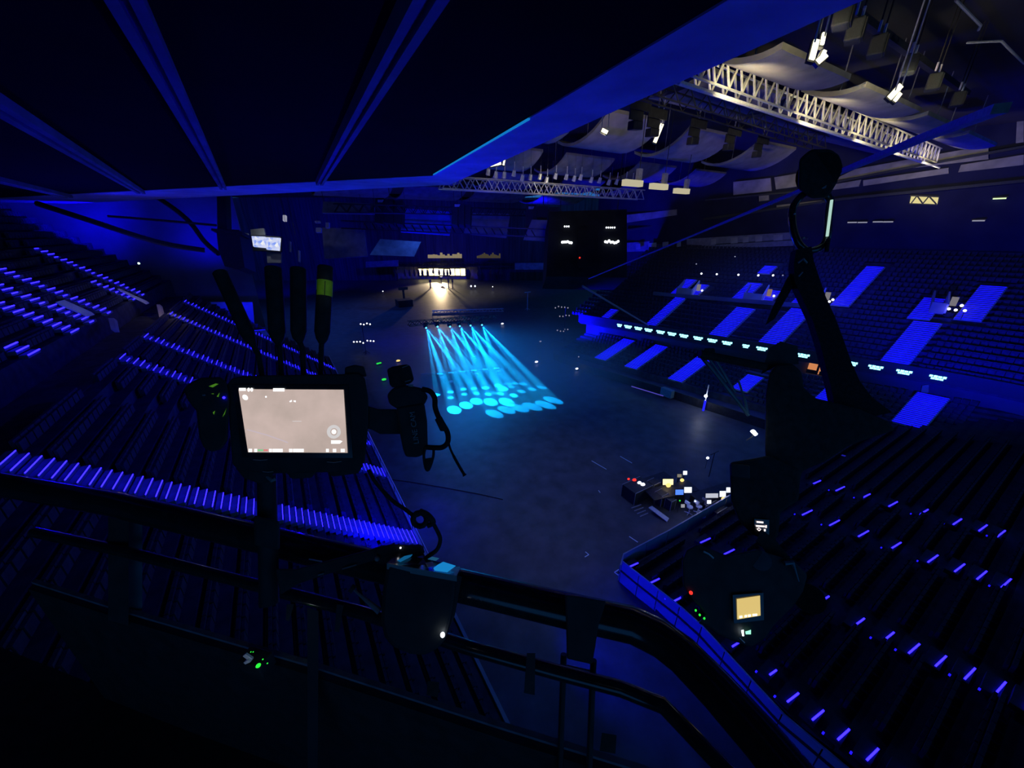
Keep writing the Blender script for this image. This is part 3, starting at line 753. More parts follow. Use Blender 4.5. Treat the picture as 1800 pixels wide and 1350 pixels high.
# ---- dark hanging scoreboard with lamp clusters
P = at(1033, 428, 46)
t = thing('scoreboard', 'large dark hanging scoreboard cube with small white lamp clusters', 'scoreboard', P - UP * 4.3)
ppx([(966, 372), (1102, 368), (1102, 488), (960, 486)], 46, 6.0).build('cube', M_slab, t)
ppx([(1016, 396), (1046, 396), (1046, 470), (1016, 470)], 45.9, 0.2).build('middle_panel', M_slab, t)
for cx, cy, n in ((998, 398, 3), (1075, 400, 5), (998, 425, 6), (1077, 425, 8)):
    mb = MB()
    for k in range(n): mb.ball(at(cx + (k - n / 2) * (3.2 if n > 5 else 3.6), cy + random.uniform(-2, 2) * (n > 5), 45.8), 0.10 if n < 6 else 0.16, 6, 4)
    mb.build('lamp_cluster', E_dot, t)
MB().ball(at(1019, 453, 45.8), 0.1, 6, 4).build('standby_lamp', E_red, t)
for x in (985, 1085): MB().tube([at(x, 372, 47), at(x, 372, 47) + V((0, 0, 8))], 0.06, 6).build('hanger', M_dkm, t)

# ---- dark boxes with indicator lamps flown or standing in the dim half of the hall
for lab, x, yb, cl in (('dark lamp stand with rows of white indicator lamps left of the light beams', 644, 622, ((645, 570, 4), (633, 602, 4), (654, 600, 3))),
                       ('dark lamp stand with rows of dim indicator lamps right of the light beams', 991, 600, ((990, 540, 5), (995, 555, 4), (988, 581, 3), (998, 580, 2)))):
    b = onz(x, yb, 0); td = (b - EYE).dot(FW)
    t = thing('indicator_stand', lab, 'equipment', b)
    top = at(x, cl[0][1] - 4, td); MB().tube([b, V((b.x, b.y, top.z))], 0.05, 6).build('post', M_blk, t)
    for k in range(3): g = k * 2.1; MB().bar(b + V((0, 0, 0.5)), b + V((0.6 * math.cos(g), 0.6 * math.sin(g), 0)), 0.06).build('leg', M_blk, t)
    for cx, cy, n in cl:
        mb = MB(); xs = [cx + (k - n / 2) * 5.5 for k in range(n)]
        MB().bar(at(xs[0] - 3, cy + 1.5, td), at(max(xs[-1] + 3, x + 1), cy + 1.5, td), 0.06).build('crossbar', M_blk, t)
        for q in xs: mb.ball(at(q, cy + random.uniform(-1.5, 1.5), td - 0.1), 0.12, 6, 4)
        mb.build('indicator_lamps', E_dot if x < 900 else E_dimdot, t)

# ================================================================== FAR END
fe = [onz(x, 493, 0) for x in (470, 640, 840, 1000)]
A0, A1 = fe[0] + (fe[0] - fe[1]) * 1.2, fe[3] + (fe[3] - fe[2]) * 1.2
u = (A1 - A0); u.z = 0; u.normalize(); nb = V((-u.y, u.x, 0))
if nb.dot(FW) < 0: nb = -nb
def wallseg(x0, x1, z0, z1, off=0.0):
    a = onz(x0, 493, 0); b = onz(x1, 493, 0)
    p = A0 + u * (a - A0).dot(u); q = A0 + u * (b - A0).dot(u)
    return MB().prism([p + nb * off + V((0, 0, z0)), q + nb * off + V((0, 0, z0)), q + nb * off + V((0, 0, z1)), p + nb * off + V((0, 0, z1))], nb * 0.5)
struct(wallseg(700, 840, 5.0, 28, 0), 'wall_far', M_drape)
struct(wallseg(300, 700, 0.0, 28, 0), 'wall_far', M_drape)
struct(wallseg(840, 1150, 0.0, 28, 0), 'wall_far', M_drape)
struct(wallseg(690, 850, 0.0, 7, 5), 'wall_backstage', M_tan)
def fep(x, z, off=0.0):
    a = onz(x, 493, 0); return A0 + u * (a - A0).dot(u) + nb * off + V((0, 0, z))
for k in range(9):  # added glowing panels standing in for the lit backstage
    x = 736 + k * 9.5
    p = fep(x, 2.6, 4.2); t = thing('stage_glow_panel', 'added warm glow panel in the far stage opening, %s from the left' % ORD[k], 'lamp', p, 'added glow panels of the stage opening')
    MB().box(p, (1.75, 0.2, 2.2 + 0.7 * random.random()), u, nb).build('glow_face', E_stage, t)
    MB().box(p + nb * 0.2, (1.9, 0.15, 3.2), u, nb).build('backing', M_dkm, t)
for k, x in enumerate((702, 718, 726, 734, 741, 747, 756, 766, 776, 784, 790, 795)):
    p = fep(x, 4.3, -3.5); t = thing('hung_spotlight', 'small dark spotlight against the warm stage opening, %s from the left' % ORD[k], 'spotlight', p, 'dark spotlights at the stage opening')
    h = random.choice((1.4, 1.9, 2.4))
    MB().tube([p, p - V((0, 0, h * 0.6)), p - V((0, 0, h))], [0.2, 0.45, 0.3], 8).build('head', M_blk, t)
    MB().bar(p, p + V((0, 0, 1.2)), 0.15).build('clamp', M_blk, t)
for k, x in enumerate((825, 845, 866, 880)):
    p = fep(x, 4.3, -3.5); t = thing('hung_spotlight', 'larger dark spotlight right of the warm stage opening, %s from the left' % ORD[k], 'spotlight', p, 'larger spotlights right of the opening')
    MB().tube([p, p - V((0, 0, 1.5)), p - V((0, 0, 3.4))], [0.6, 1.1, 0.6], 8).build('head', M_blk, t); MB().bar(p, p + V((0, 0, 1.4)), 0.2).build('clamp', M_blk, t)
truss('far lighting truss above the warm stage opening', fep(696, 5.4, -3), fep(985, 5.4, -3), 1.0, 1.3, 2.6, M_dkm, 0.14, 0.1, 'lighting_truss')
qpx('pale ribbed sheet over the far truss, left part', [(643, 460, 130), (700, 457, 130), (700, 468, 130), (643, 470, 130)], 0.3, M_panel)
qpx('pale ribbed sheet over the far truss, right part', [(905, 462, 125), (980, 462, 125), (980, 474, 125), (905, 474, 125)], 0.3, M_panel)
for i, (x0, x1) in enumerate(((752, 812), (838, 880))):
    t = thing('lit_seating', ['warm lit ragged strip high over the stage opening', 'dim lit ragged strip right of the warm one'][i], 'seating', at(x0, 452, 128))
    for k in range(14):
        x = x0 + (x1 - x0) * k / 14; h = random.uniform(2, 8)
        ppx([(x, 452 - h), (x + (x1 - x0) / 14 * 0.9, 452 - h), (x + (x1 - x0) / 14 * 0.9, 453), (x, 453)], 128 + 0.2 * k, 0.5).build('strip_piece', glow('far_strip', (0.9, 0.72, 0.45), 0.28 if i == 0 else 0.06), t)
lamp('SPOT', 'stage_spill_lamp', fep(775, 5.2, -2.0), 75000, (1.0, 0.74, 0.42), fep(775, 0, -11), 0.5, 72, 1.0)
# small things standing on the far floor
def stand_far(label, x, y, h, m, top=None, r=0.10):
    p = onz(x, y, 0); t = thing('floor_stand', label, 'stand', p)
    MB().tube([p, p + V((0, 0, h))], r, 6).build('pole', m, t)
    for k in range(3):
        g = k * 2.1; MB().bar(p + V((0, 0, 0.5)), p + V((0.7 * math.cos(g), 0.7 * math.sin(g), 0)), 0.08).build('leg', m, t)
    if top: MB().box(p + V((0, 0, h)), top).build('head', m, t)
stand_far('dark stand in front of the warm opening, leftmost of four', 757, 507, 2.4, M_blk, (0.7, 0.4, 0.9), 0.22)
stand_far('dark round-headed stand in front of the warm opening', 776, 500, 2.2, M_blk, (0.8, 0.8, 0.8), 0.14)
stand_far('dark stand third from the left at the warm opening', 789, 508, 2.8, M_blk, (0.5, 0.4, 1.2), 0.18)
stand_far('dark stand rightmost of four at the warm opening', 796, 508, 2.6, M_blk, (0.5, 0.4, 1.0), 0.18)
stand_far('dark T-shaped stand on a block, left of the beams on the far floor', 711, 530, 3.4, M_blk, (2.4, 0.5, 0.7), 0.3)
MB().box(onz(711, 538, 0) + V((0, 0, 0.8)), (3.6, 3, 1.6)).build('floor_block', M_blk, None, label='dark low block under the T-shaped stand', cat='box')
stand_far('pale hooked pole right of the beams on the far floor', 927, 545, 4.2, M_pale, (1.6, 0.2, 0.2), 0.12)
for i, (x, y) in enumerate(((785, 504), (828, 503), (835, 503), (866, 504), (673, 512))):
    p = onz(x, y, 1.2); t = thing('floor_lamp', 'tiny white lamp on the far floor, %s from the left' % ['second', 'third', 'fourth', 'last', 'first'][i], 'lamp', V((p.x, p.y, 0)), 'tiny lamps on the far floor')
    MB().ball(p, 0.28 if i in (1, 2) else 0.16, 6, 4).build('bulb', E_dot, t); MB().tube([V((p.x, p.y, 0)), p], 0.06, 6).build('post', M_grey, t)
truss('thin pale truss lying on the floor behind the beams', onz(760, 551, 0.1), onz(885, 547, 0.1), 0.7, 0.6, 1.4, M_alu, 0.06, 0.05, 'floor_truss')

# ================================================================== LIGHT BEAMS
hz = bpy.data.materials.new('stage_haze'); hz.use_nodes = True
nt = hz.node_tree; nt.nodes.clear()
vs = nt.nodes.new('ShaderNodeVolumeScatter'); vo = nt.nodes.new('ShaderNodeOutputMaterial')
vs.inputs['Color'].default_value = (1, 1, 1, 1); vs.inputs['Density'].default_value = 0.027
nt.links.new(vs.outputs[0], vo.inputs['Volume'])
MB().box((19.5, 34.6, 3.12), (26, 18.2, 6.2)).build('haze', hz, None, label='haze layer lit by the cyan light beams', cat='haze', kind='stuff')
hz2 = hz.copy(); hz2.name = 'thin_haze'; hz2.node_tree.nodes['Volume Scatter'].inputs['Density'].default_value = 0.012
MB().box((19.5, 36.5, 7.0), (26, 14.0, 1.5)).build('haze', hz2, None, label='thinner haze above the lit layer, around the beam heads', cat='haze', kind='stuff')
FIX = [onY(x, y, 42) for x, y in ((748, 575), (768, 573), (790, 573), (807, 572), (826, 571), (846, 570))]
truss('black truss carrying the six beam lights', (11.6, 42, 7.75), (23.0, 42, 7.25), 0.6, 0.5, 0.8, M_blk, 0.04, 0.03, 'beam_truss')
TGT = [[(768, 694), (792, 699), (798, 720), (836, 689), (853, 681), (868, 727)], [(792, 689), (816, 693), (819, 712), (870, 691), (876, 677), (889, 720)],
       [(815, 684), (838, 692), (837, 705), (879, 686), (892, 675), (912, 717)], [(833, 683), (858, 693), (862, 706), (898, 680), (904, 674), (934, 714)],
       [(853, 682), (880, 692), (890, 706), (917, 688), (919, 675), (957, 711)], [(875, 678), (903, 695), (884, 683), (935, 684), (952, 681), (971, 703)]]
ANG = [6.0, 4.8, 8.2, 4.4, 4.6, 6.0]
for i, p in enumerate(FIX):
    t = thing('beam_light', 'black moving beam light throwing cyan rays, %s from the left' % ['first', 'second', 'third', 'fourth', 'fifth', 'sixth'][i], 'stage light', p, 'six cyan beam lights')
    MB().box(p + V((0, 0, 0.42)), (0.42, 0.42, 0.2)).build('base', M_blk, t, bevel=0.03)
    for k in (-0.22, 0.22): MB().box(p + V((k, 0, 0.18)), (0.05, 0.18, 0.4)).build('yoke_arm', M_blk, t)
    MB().tube([p + V((-0.02, 0.25, 0.14)), p + V((0, 0.05, 0.06)), p + V((0.02, -0.12, -0.04))], [0.12, 0.17, 0.15], 12).build('head', M_blk, t, smooth=True)
    MB().ball(p + V((0.02, -0.14, -0.06)), 0.12, 10, 6).build('lens', glow('beam_lens', (0.1, 0.6, 1.0), 2.2, False), t)
    for j, (tx, ty) in enumerate(TGT[i]):
        q = onz(tx, ty, 0)
        lamp('SPOT', 'beam_ray', p + V((0.02, -0.29, -0.14)), (q - p).length_squared * 2100 * (1.0 if j < 3 else 0.75), CYAN, q, 0.02, ANG[j], 0.22)
    lamp('SPOT', 'beam_scatter_fill', p + V((0.02, -0.29, -0.14)), 1500, (0.004, 0.24, 1.0), (p.x + 4, p.y - 10, 0), 0.05, 120, 1.0)  # added wide spot in place of glow scattered by the haze
bar = thing('floor_glint_bar', 'low bar with pads glowing where cyan light falls, behind the beams', 'light bar', onz(742, 657, 0))
MB().bar(onz(740, 658, 0.12), onz(893, 648, 0.12), 0.18, 0.2).build('rail', M_grey, bar)
for k in range(6): p = onz(773 + k * 20, 657 - k * 2, 0.28); MB().box(p, (0.75, 0.2, 0.1), u, nb).build('glint_pad', E_cyan, bar)  # cyan light caught on the bar, put in as glowing pads
for k, (x, y) in enumerate(((777, 664), (838, 658), (877, 653), (793, 671))):
    MB().box(onz(x, y, 0.1), (0.5, 0.4, 0.2)).build('floor_case', M_label, None, label='small pale case on the floor among the beams, %s from the left' % ['first', 'third', 'last', 'second'][k], cat='case', group='small pale cases among the beams')
# scattered little lamps on the dark floor
for k, (x, y, m, r) in enumerate(((883, 569, E_dot, 0.2), (943, 636, E_dot, 0.18), (1014, 648, E_dot, 0.16), (1018, 627, E_dimdot, 0.14), (950, 600, E_dimdot, 0.14), (700, 634, E_yellow, 0.2), (664, 639, E_green, 0.14), (668, 638, E_green, 0.14), (675, 667, E_green, 0.2), (834, 627, E_cyan, 0.12))):
    p = onz(x, y, 0.25)
    t = thing('floor_indicator', ['small white lamp on the floor right above the beam heads', 'short white lamp on the floor right of the beams', 'white lamp near the lower right stand corner', 'dim lamp near the lower right stand corner', 'dim lamp right of the beams', 'small yellow lamp left of the beams', 'left one of two green lamps beside the monitor camera', 'right one of two green lamps beside the monitor camera', 'single green lamp left of the camera handle', 'tiny lamp inside the beams'][k], 'lamp', V((p.x, p.y, 0)))
    MB().ball(p, r, 6, 4, (1.6, 1, 0.8)).build('bulb', m, t); MB().box(p - V((0, 0, 0.17)), (0.4, 0.3, 0.16)).build('base', M_blk, t)
# lamp post by the right rink wall with its glare on the floor
p = onz(1236, 722, 0); t = thing('blue_lamp_post', 'short blue glowing post with a white lamp by the right rink wall', 'lamp', p)
MB().tube([p, p + V((0, 0, 1.2))], 0.12, 8).build('glowing_post', glow('post_blue', (0.02, 0.02, 1.0), 1.0), t)
MB().tube([p + V((0, 0, 1.2)), p + V((0, 0, 3.0))], 0.06, 8).build('upper_post', M_fence, t)
MB().ball(p + V((-0.1, 0, 1.75)), 0.17).build('bulb', E_white, t)
lamp('POINT', 'post_lamp', p + V((-0.45, -0.2, 1.75)), 60, (0.8, 0.9, 1.0), None, 0.1)
MB().bar(onz(1110, 679, 0.98), onz(1166, 696, 0.98), 0.10, 0.08).build('light_strip', glow('strip_violet', (0.12, 0.10, 0.8), 0.5, False), None, label='thin violet light strip along the right rink wall', cat='light')
MB().box(onz(1173, 690, 0.7), (0.6, 1.4, 0.9)).build('case', M_teal, None, label='small dull green case at the end of the violet strip', cat='case')
MB().bar(onz(1457, 793, 0.9), onz(1575, 829, 0.9), 0.14, 0.06).build('light_strip', glow('strip_blue', (0.03, 0.03, 0.9), 0.35, False), None, label='long thin blue light strip below the broad lower stair', cat='light')

# ================================================================== CONTROL DESK on the floor (below right of the middle)
def fz(x, y, z): return onz(x, y, z)
def desk(label, x0, y0, x1, y1, depth, z=0.85):
    a = fz(x0, y0, z); b = fz(x1, y1, z); d = (b - a); d.z = 0; L = d.length; d.normalize(); n = V((-d.y, d.x, 0))
    t = thing('control_desk', label, 'desk', V((a.x, a.y, 0)))
    c = (a + b) / 2 + n * depth / 2
    MB().box(c, (L, depth, 0.06), d, n).build('desk_top', M_dkm, t)
    for s in (-1, 1):
        for q in (-1, 1): MB().box(c + d * (s * (L / 2 - 0.1)) + n * (q * (depth / 2 - 0.1)) - V((0, 0, z / 2)), (0.06, 0.06, z), d, n).build('leg', M_dkm, t)
    MB().box(c + n * depth * 0.45 - V((0, 0, z / 2)), (L * 0.96, 0.04, z * 0.7), d, n).build('skirt', M_blk, t)
    return d, n
desk('front desk of the control area, carrying the two bright screens', 1150, 880, 1230, 862, 1.2)
desk('left desk of the control area with the yellow lit mixer', 1128, 862, 1185, 842, 1.0)
desk('right desk of the control area with white screens', 1232, 884, 1300, 862, 1.0)
def screen(label, x, y, w, h, m, z=1.15, name='monitor', tilt=0.35):
    p = fz(x, y, z); d = V((0.85, -0.5, 0)).normalized(); nn = V((-0.5, -0.85, 0)).normalized(); upv = (V((0, 0, 1)) - nn * tilt).normalized(); f = d.cross(upv)
    t = thing(name, label, 'monitor', p - V((0, 0, 0.3)), 'screens on the control desks')
    MB().box(p, (w + 0.06, 0.05, h + 0.06), d, f, upv).build('casing', M_blk, t)
    s = f if f.dot(EYE - p) > 0 else -f
    MB().box(p + s * 0.03, (w, 0.012, h), d, f, upv).build('display', m, t)
    MB().bar(p - s * 0.05, p - s * 0.1 - V((0, 0, 1.13 if 'beside' in label or 'above the yellow' in label else 0.3)), 0.06).build('foot', M_dkm, t)
E_lamp = glow('mixer_lit', (1.0, 0.80, 0.38), 1.6)
screen('bright yellow-white screen at the left of the control area', 1174, 847, 0.75, 0.42, E_lamp)
screen('small white screen above the yellow screen', 1204, 831, 0.30, 0.30, E_mon)
screen('dim tan screen beside the small white screen', 1194, 836, 0.32, 0.24, glow('monitor_dim', (0.6, 0.55, 0.45), 0.35))
screen('blue screen in the middle of the control area', 1194, 865, 0.55, 0.36, E_monb)
screen('white lit screen right of the blue screen', 1209, 861, 0.52, 0.40, E_mon)
screen('wide pale grey screen on the right desk', 1251, 871, 0.85, 0.30, glow('monitor_pale', (0.75, 0.78, 0.9), 0.7))
screen('white screen on the right desk, left of the last one', 1270, 868, 0.42, 0.40, E_mon)
screen('last white screen on the right desk, highest of the row', 1281, 861, 0.38, 0.36, E_mon)
screen('small pale screen at the front of the control area', 1200, 889, 0.26, 0.24, glow('monitor_grey', (0.7, 0.72, 0.85), 0.4), 0.32)
screen('small white tablet under the wide pale screen', 1246, 882, 0.28, 0.24, E_mon)
for i, (x, y, m, r) in enumerate(((1175, 853, E_yellow, 0.16), (1199, 844, E_yellow, 0.13), (1272, 877, E_yellow, 0.14), (1105, 842, E_red, 0.08), (1115, 844, E_red, 0.13), (1124, 849, E_mon, 0.14), (1130, 852, E_mon, 0.15), (1244, 805, E_dot, 0.11), (1295, 864, E_cyan, 0.10), (1195, 880, E_green, 0.05), (1222, 881, E_dot, 0.05))):
    p = fz(x, y, 1.0); t = thing('desk_lamp', ['yellow desk lamp under the bright yellow screen', 'yellow desk lamp below the small white screen', 'yellow desk lamp on the right desk', 'faint red lamp left of the control area', 'bright red lamp left of the control area', 'left pale lamp of the pair beside the red lamp', 'right pale lamp of the pair beside the red lamp', 'white lamp on the pole behind the control area', 'cyan lamp at the right end of the control area', 'tiny green lamp on the front desk', 'tiny white lamp on the front desk'][i], 'lamp', V((p.x, p.y, 0.0 if i in (3, 4, 5, 6, 7, 9) else 0.85)))
    MB().ball(p, r, 8, 5, (1.3, 1, 0.9)).build('bulb', m, t); MB().tube([V((p.x, p.y, 0.0 if i in (3, 4, 5, 6, 7, 9) else 0.86)), p], 0.015, 6).build('stalk', M_dkm, t)
lamp('POINT', 'desk_work_lamp', fz(1175, 845, 1.5), 9, (1.0, 0.75, 0.4), None, 0.05)
lamp('POINT', 'desk_work_lamp', fz(1213, 880, 1.9), 14, (0.85, 0.9, 1.0), None, 0.05)
lamp('POINT', 'desk_work_lamp', fz(1272, 870, 1.6), 9, (0.9, 0.9, 1.0), None, 0.05)
# stools, cases, the pale ramp with its ribs
def stool(label, x, y, m):
    p = fz(x, y, 0); t = thing('stool', label, 'stool', p)
    MB().tube([p + V((0, 0, 0.55)), p + V((0, 0, 0.62))], 0.2, 10).build('seat', m, t)
    MB().tube([p + V((-0.16, 0.1, 0.62)), p + V((-0.18, 0.13, 0.95))], 0.03, 6).build('back_post', m, t); MB().box(p + V((-0.18, 0.13, 0.92)), (0.1, 0.34, 0.22)).build('backrest', m, t)
    MB().tube([p + V((0, 0, 0.05)), p + V((0, 0, 0.56))], 0.03, 6).build('column', M_pale, t)
    for k in range(4):
        g = k * 1.571 + 0.3; MB().bar(p + V((0, 0, 0.08)), p + V((0.28 * math.cos(g), 0.28 * math.sin(g), 0.03)), 0.05).build('leg', M_pale, t)
stool('pale stool lit white in front of the control desks, left one', 1210, 903, M_white)
stool('pale stool lit white in front of the control desks, right one', 1226, 902, M_white)
stool('grey stool at the right desk', 1240, 898, M_grey)
stool('grey stool beside the right desk, nearest the barrier', 1232, 920, M_grey)
rp = thing('ramp', 'pale grey ramp sloping off the left of the control area', 'ramp', fz(1155, 908, 0))
MB().prism([fz(1140, 893, 0.35), fz(1146, 890, 0.35), fz(1176, 912, 0.02), fz(1172, 918, 0.02)], (0, 0, 0.05)).build('deck', M_pale, rp)
for k in range(4): MB().bar(fz(1110 + k * 5, 893 + k * 5, 0.3), fz(1127 + k * 4, 887 + k * 5, 0.3), 0.05).build('rib', M_grey, rp)
for i, (x, y, w, d, h) in enumerate(((1146, 866, 0.7, 0.6, 1.0), (1160, 884, 0.7, 0.6, 0.9), (1176, 893, 0.5, 0.5, 0.8), (1118, 872, 1.8, 1.2, 1.0), (1256, 905, 1.2, 0.8, 0.7))):
    p = fz(x, y, 0); t = thing('flight_case', ['flight case with pale edges at the left desk', 'flight case with a pale frame in front of the desks', 'small flight case beside the front stools', 'large dark flight case left of the control area', 'dark flight case at the right desk'][i], 'case', p)
    MB().box(p + V((0, 0, h / 2)), (w, d, h)).build('body', M_blk, t, bevel=0.02)
    for a in (-1, 1):
        for b in (-1, 1): MB().bar(p + V((a * w / 2, b * d / 2, 0)), p + V((a * w / 2, b * d / 2, h)), 0.035).build('edge_trim', M_grey, t)
    for a in (-1, 1): MB().bar(p + V((-w / 2, a * d / 2, h)), p + V((w / 2, a * d / 2, h)), 0.035).build('edge_trim', M_grey, t)
pt = thing('canopy_frame', 'thin dark pole with lamps behind the control area', 'pole', fz(1246, 838, 0))
MB().tube([fz(1246, 838, 0), fz(1246, 838, 0) + V((0, 0, 2.2))], 0.03, 6).build('pole', M_dkm, pt)
MB().bar(fz(1246, 838, 0) + V((-0.5, 0, 2.2)), fz(1246, 838, 0) + V((0.5, 0, 2.2)), 0.05).build('crossbar', M_dkm, pt)
# floor markings and a cable
for k, (a, b, c) in enumerate((((1090, 802), (1111, 814), None), ((1040, 810), (1066, 825), None), ((1106, 943), (1121, 953), None), ((1029, 970), (1035, 975), (1028, 979)), ((1088, 1001), (1080, 1006), (1087, 1011)), ((1052, 862), (1055, 866), None), ((1044, 658), (1070, 664), None))):
    mb = MB().bar(onz(*a, 0.012), onz(*b, 0.012), 0.05, 0.02)
    if c: mb.bar(onz(*b, 0.012), onz(*c, 0.012), 0.05, 0.02)
    mb.build('floor_mark', M_label, None, label=['pale tape mark on the floor above the control area, right one', 'pale tape mark on the floor above the control area, left one', 'pale tape mark on the floor below the control area', 'upper small arrow-shaped tape mark left of the barrier', 'small arrow-shaped tape mark beside the barrier corner', 'tiny tape mark left of the flight cases', 'tape mark at the foot of the lower right stand'][k], cat='tape')
MB().tube([onz(x, y, 0.02) for x, y in ((688, 843), (720, 847), (780, 857), (840, 868), (884, 878))], 0.035, 6).build('floor_cable', M_rubber, None, label='long thin black cable across the floor right of the left stand', cat='cable')

# ================================================================== LEFT UPPER STAND and its corner
struct(MB().box((-14.5, 63.2, 14), (23, 0.4, 28.4)), 'wall_end_left', M_wall)
UL = [(27.6, 0, 3, False, 'short stack of blue step lights at the left picture edge'),
      (32.6, 0, 14, False, 'blue step lights of the upper left stand, lowest row at the left edge'),
      (35.6, 0, 12, True, 'broken row of blue step lights left of the grey tunnel wall'),
      (39.0, 0, 24, True, 'long double dotted blue stair of the upper left stand above the grey tunnel wall'),
      (45.6, 0, 8, True, 'short blue stair beside the thin pale tunnel wall'),
      (48.5, 0, 19, True, 'farthest blue stair climbing to the glow on the left wall')]
for y, i0, i1, pat, lab in UL:
    stair(lab, 'stairs of the upper left stand', y - 0.62, y + 0.62, -11.2, 12.1, -0.30, 0.2325, i1, start=i0, pattern=pat, th=0.05)
sp = []
for k in range(14):
    for j in range(100):
        y = 10 + j * 0.5
        if all(abs(y - a[0]) > 0.9 for a in UL): sp.append((-11.4 - 0.8 * k - 0.5, y, 12.2 + 0.62 * k, 1))
seat_stuff('seat_rows', 'dark seats of the upper left stand under the blue wall', sp)
def onUL(x, y, lift=0.0): return onpl(x, y, (-11.4, 0, 12.4 + lift), (0.78, 0, 1))
for lab, pts, m in (('grey ribbed tunnel wall between two rows of blue step lights at left', ((97, 531), (113, 527), (160, 548), (146, 552)), M_pale),
                    ('thin pale tunnel wall beside the far blue stair at left', ((206, 508), (210, 507), (258, 529), (252, 531)), M_pale),
                    ('dim grey pillar face below the upper left stand', ((190, 559), (200, 559), (204, 579), (195, 579)), M_wall2),
                    ('cream lit narrow post at the end of the upper left stand', ((275, 535), (281, 535), (287, 561), (281, 563)), M_tan)):
    P = [onUL(*q, 0.3) for q in pts]
    MB().prism(P, (0.15, -0.1, -0.2)).build('tunnel_wall', m, None, label=lab, cat='wall')
lamp('POINT', 'tunnel_lamp', onUL(285, 540, 0.8) + V((1.2, -1.2, 0.6)), 25, (1.0, 0.8, 0.5), None, 0.05)
lamp('POINT', 'tunnel_lamp', onUL(130, 534, 0.6) + V((0.8, -0.8, 1.0)), 14, (0.75, 0.75, 1.0), None, 0.05)
lamp('POINT', 'tunnel_lamp', onUL(235, 515, 0.6) + V((0.6, -0.8, 0.8)), 14, (0.8, 0.75, 0.9), None, 0.05)
p = onUL(244, 463, 1.5); t = thing('wall_lamp', 'single tiny pale green lamp on the dark blue left wall', 'lamp', p)
MB().ball(p, 0.11, 6, 4).build('bulb', glow('lamp_green_white', (0.7, 1.0, 0.7), 2.0, False), t); MB().bar(p - V((0, 0, 0.6)), p, 0.06).build('post', M_dkm, t)
# bright blue end panel of the lower left stand and the short stair by it
lamp('SPOT', 'blue_fill', (-4.2, 54.0, 9.6), 900, BLUE, (-4.8, 57.3, 7.6), 0.1, 120, 1.0)  # added blue fill on the end panel
struct(MB().prism([onY(*q, 57.3) for q in ((338, 531), (444, 531), (450, 600), (338, 600))], (0, 0.2, 0)), 'wall_stand_end', M_fence)
t = thing('aisle_stair', 'short broad blue striped stair behind the second antenna', 'stairs', onY(465, 600, 52))
for k in range(9):
    a = onY(447 + k * 1.2, 581 + k * 2.4, 52 - k * 0.1); b = onY(466 + k * 1.7, 579.5 + k * 2.5, 52.6 - k * 0.1)
    s = MB().bar(a - V((0, 0, 0.1)), b - V((0, 0, 0.1)), 0.3, 0.16).build('step', M_step, t)
    MB().bar(a, b, 0.05, 0.05).build('led_strip', E_led_far, s)
# guard rail on the front wall of the left stand
gr = thing('guard_rail', 'thin pale guard rail along the front of the left stand', 'railing', (3.9, 22, 1.3))
MB().tube([V((3.9, 12, 2.0)), V((3.9, 34, 2.0))], 0.03, 6).build('top_tube', M_pale, gr)
for k in range(12): MB().tube([V((3.9, 12 + 2 * k, 1.3)), V((3.9, 12 + 2 * k, 2.0))], 0.02, 6).build('post', M_dkm, gr)
hr = thing('stair_handrail', 'slim upright pale handrail post on the near left stand', 'handrail', V((-2.2, 18.3, 6.1)))
MB().tube([V((-2.2, 18.2, LS(-2.2))), V((-2.2, 18.2, LS(-2.2) + 1.0)), V((-2.2, 20.6, LS(-2.2) + 1.0))], 0.025, 6).build('tube', M_pale, hr)
# beams and the cable under the blue roof corner, the hanging speaker box, the video screen
for lab, pts, r in (('dark slanted beam crossing the blue upper left corner', ((66, 358, 30), (150, 385, 30), (275, 425, 32), (360, 440, 34)), 0.22),
                    ('dark curved cable bundle drooping to the black speaker box', ((265, 340, 36), (305, 366, 35), (335, 392, 34.5), (360, 425, 34), (384, 446, 33.6)), 0.21),
                    ('upper thin dark pipe in the blue upper left corner', ((190, 380, 34), (255, 385, 34), (380, 396, 34)), 0.10)):
    tpx(bez(pts, 4), r, 8).build('cable_bundle' if 'cable' in lab else 'roof_beam', M_blk, None, label=lab, cat='cable' if 'cable' in lab else 'beam')
t = thing('hung_speaker', 'black speaker box hung on a post at the left ceiling edge', 'loudspeaker', at(402, 472, 33))
ppx([(380, 402), (420, 404), (430, 470), (418, 474), (395, 468), (384, 440)], 33, 1.5).build('cabinet', M_blk, t)
ppx([(381, 334), (396, 334), (399, 404), (382, 404)], 33.4, 0.6).build('post', M_blk, t)
ppx([(371, 401), (426, 408), (426, 413), (371, 405)], 32.9, 1.0).build('bracket', M_blk, t)
t = thing('video_screen', 'small bright multicoloured video screen at the far left', 'screen', at(468, 442, 60))
vm = bpy.data.materials.new('video_picture'); vm.use_nodes = True; nt = vm.node_tree; nt.nodes.clear()
tc = nt.nodes.new('ShaderNodeTexCoord'); vo = nt.nodes.new('ShaderNodeTexVoronoi'); vo.inputs['Scale'].default_value = 2.4
rp = nt.nodes.new('ShaderNodeValToRGB'); em = nt.nodes.new('ShaderNodeEmission'); oo = nt.nodes.new('ShaderNodeOutputMaterial')
for pos, c in ((0.0, (0.15, 0.3, 1, 1)), (0.25, (0.7, 0.85, 1, 1)), (0.5, (0.9, 1, 0.6, 1)), (0.75, (0.3, 0.25, 0.3, 1)), (1.0, (1, 1, 1, 1))):
    e = rp.color_ramp.elements[0] if pos == 0 else rp.color_ramp.elements[1] if pos == 1 else rp.color_ramp.elements.new(pos)
    e.position = pos; e.color = c
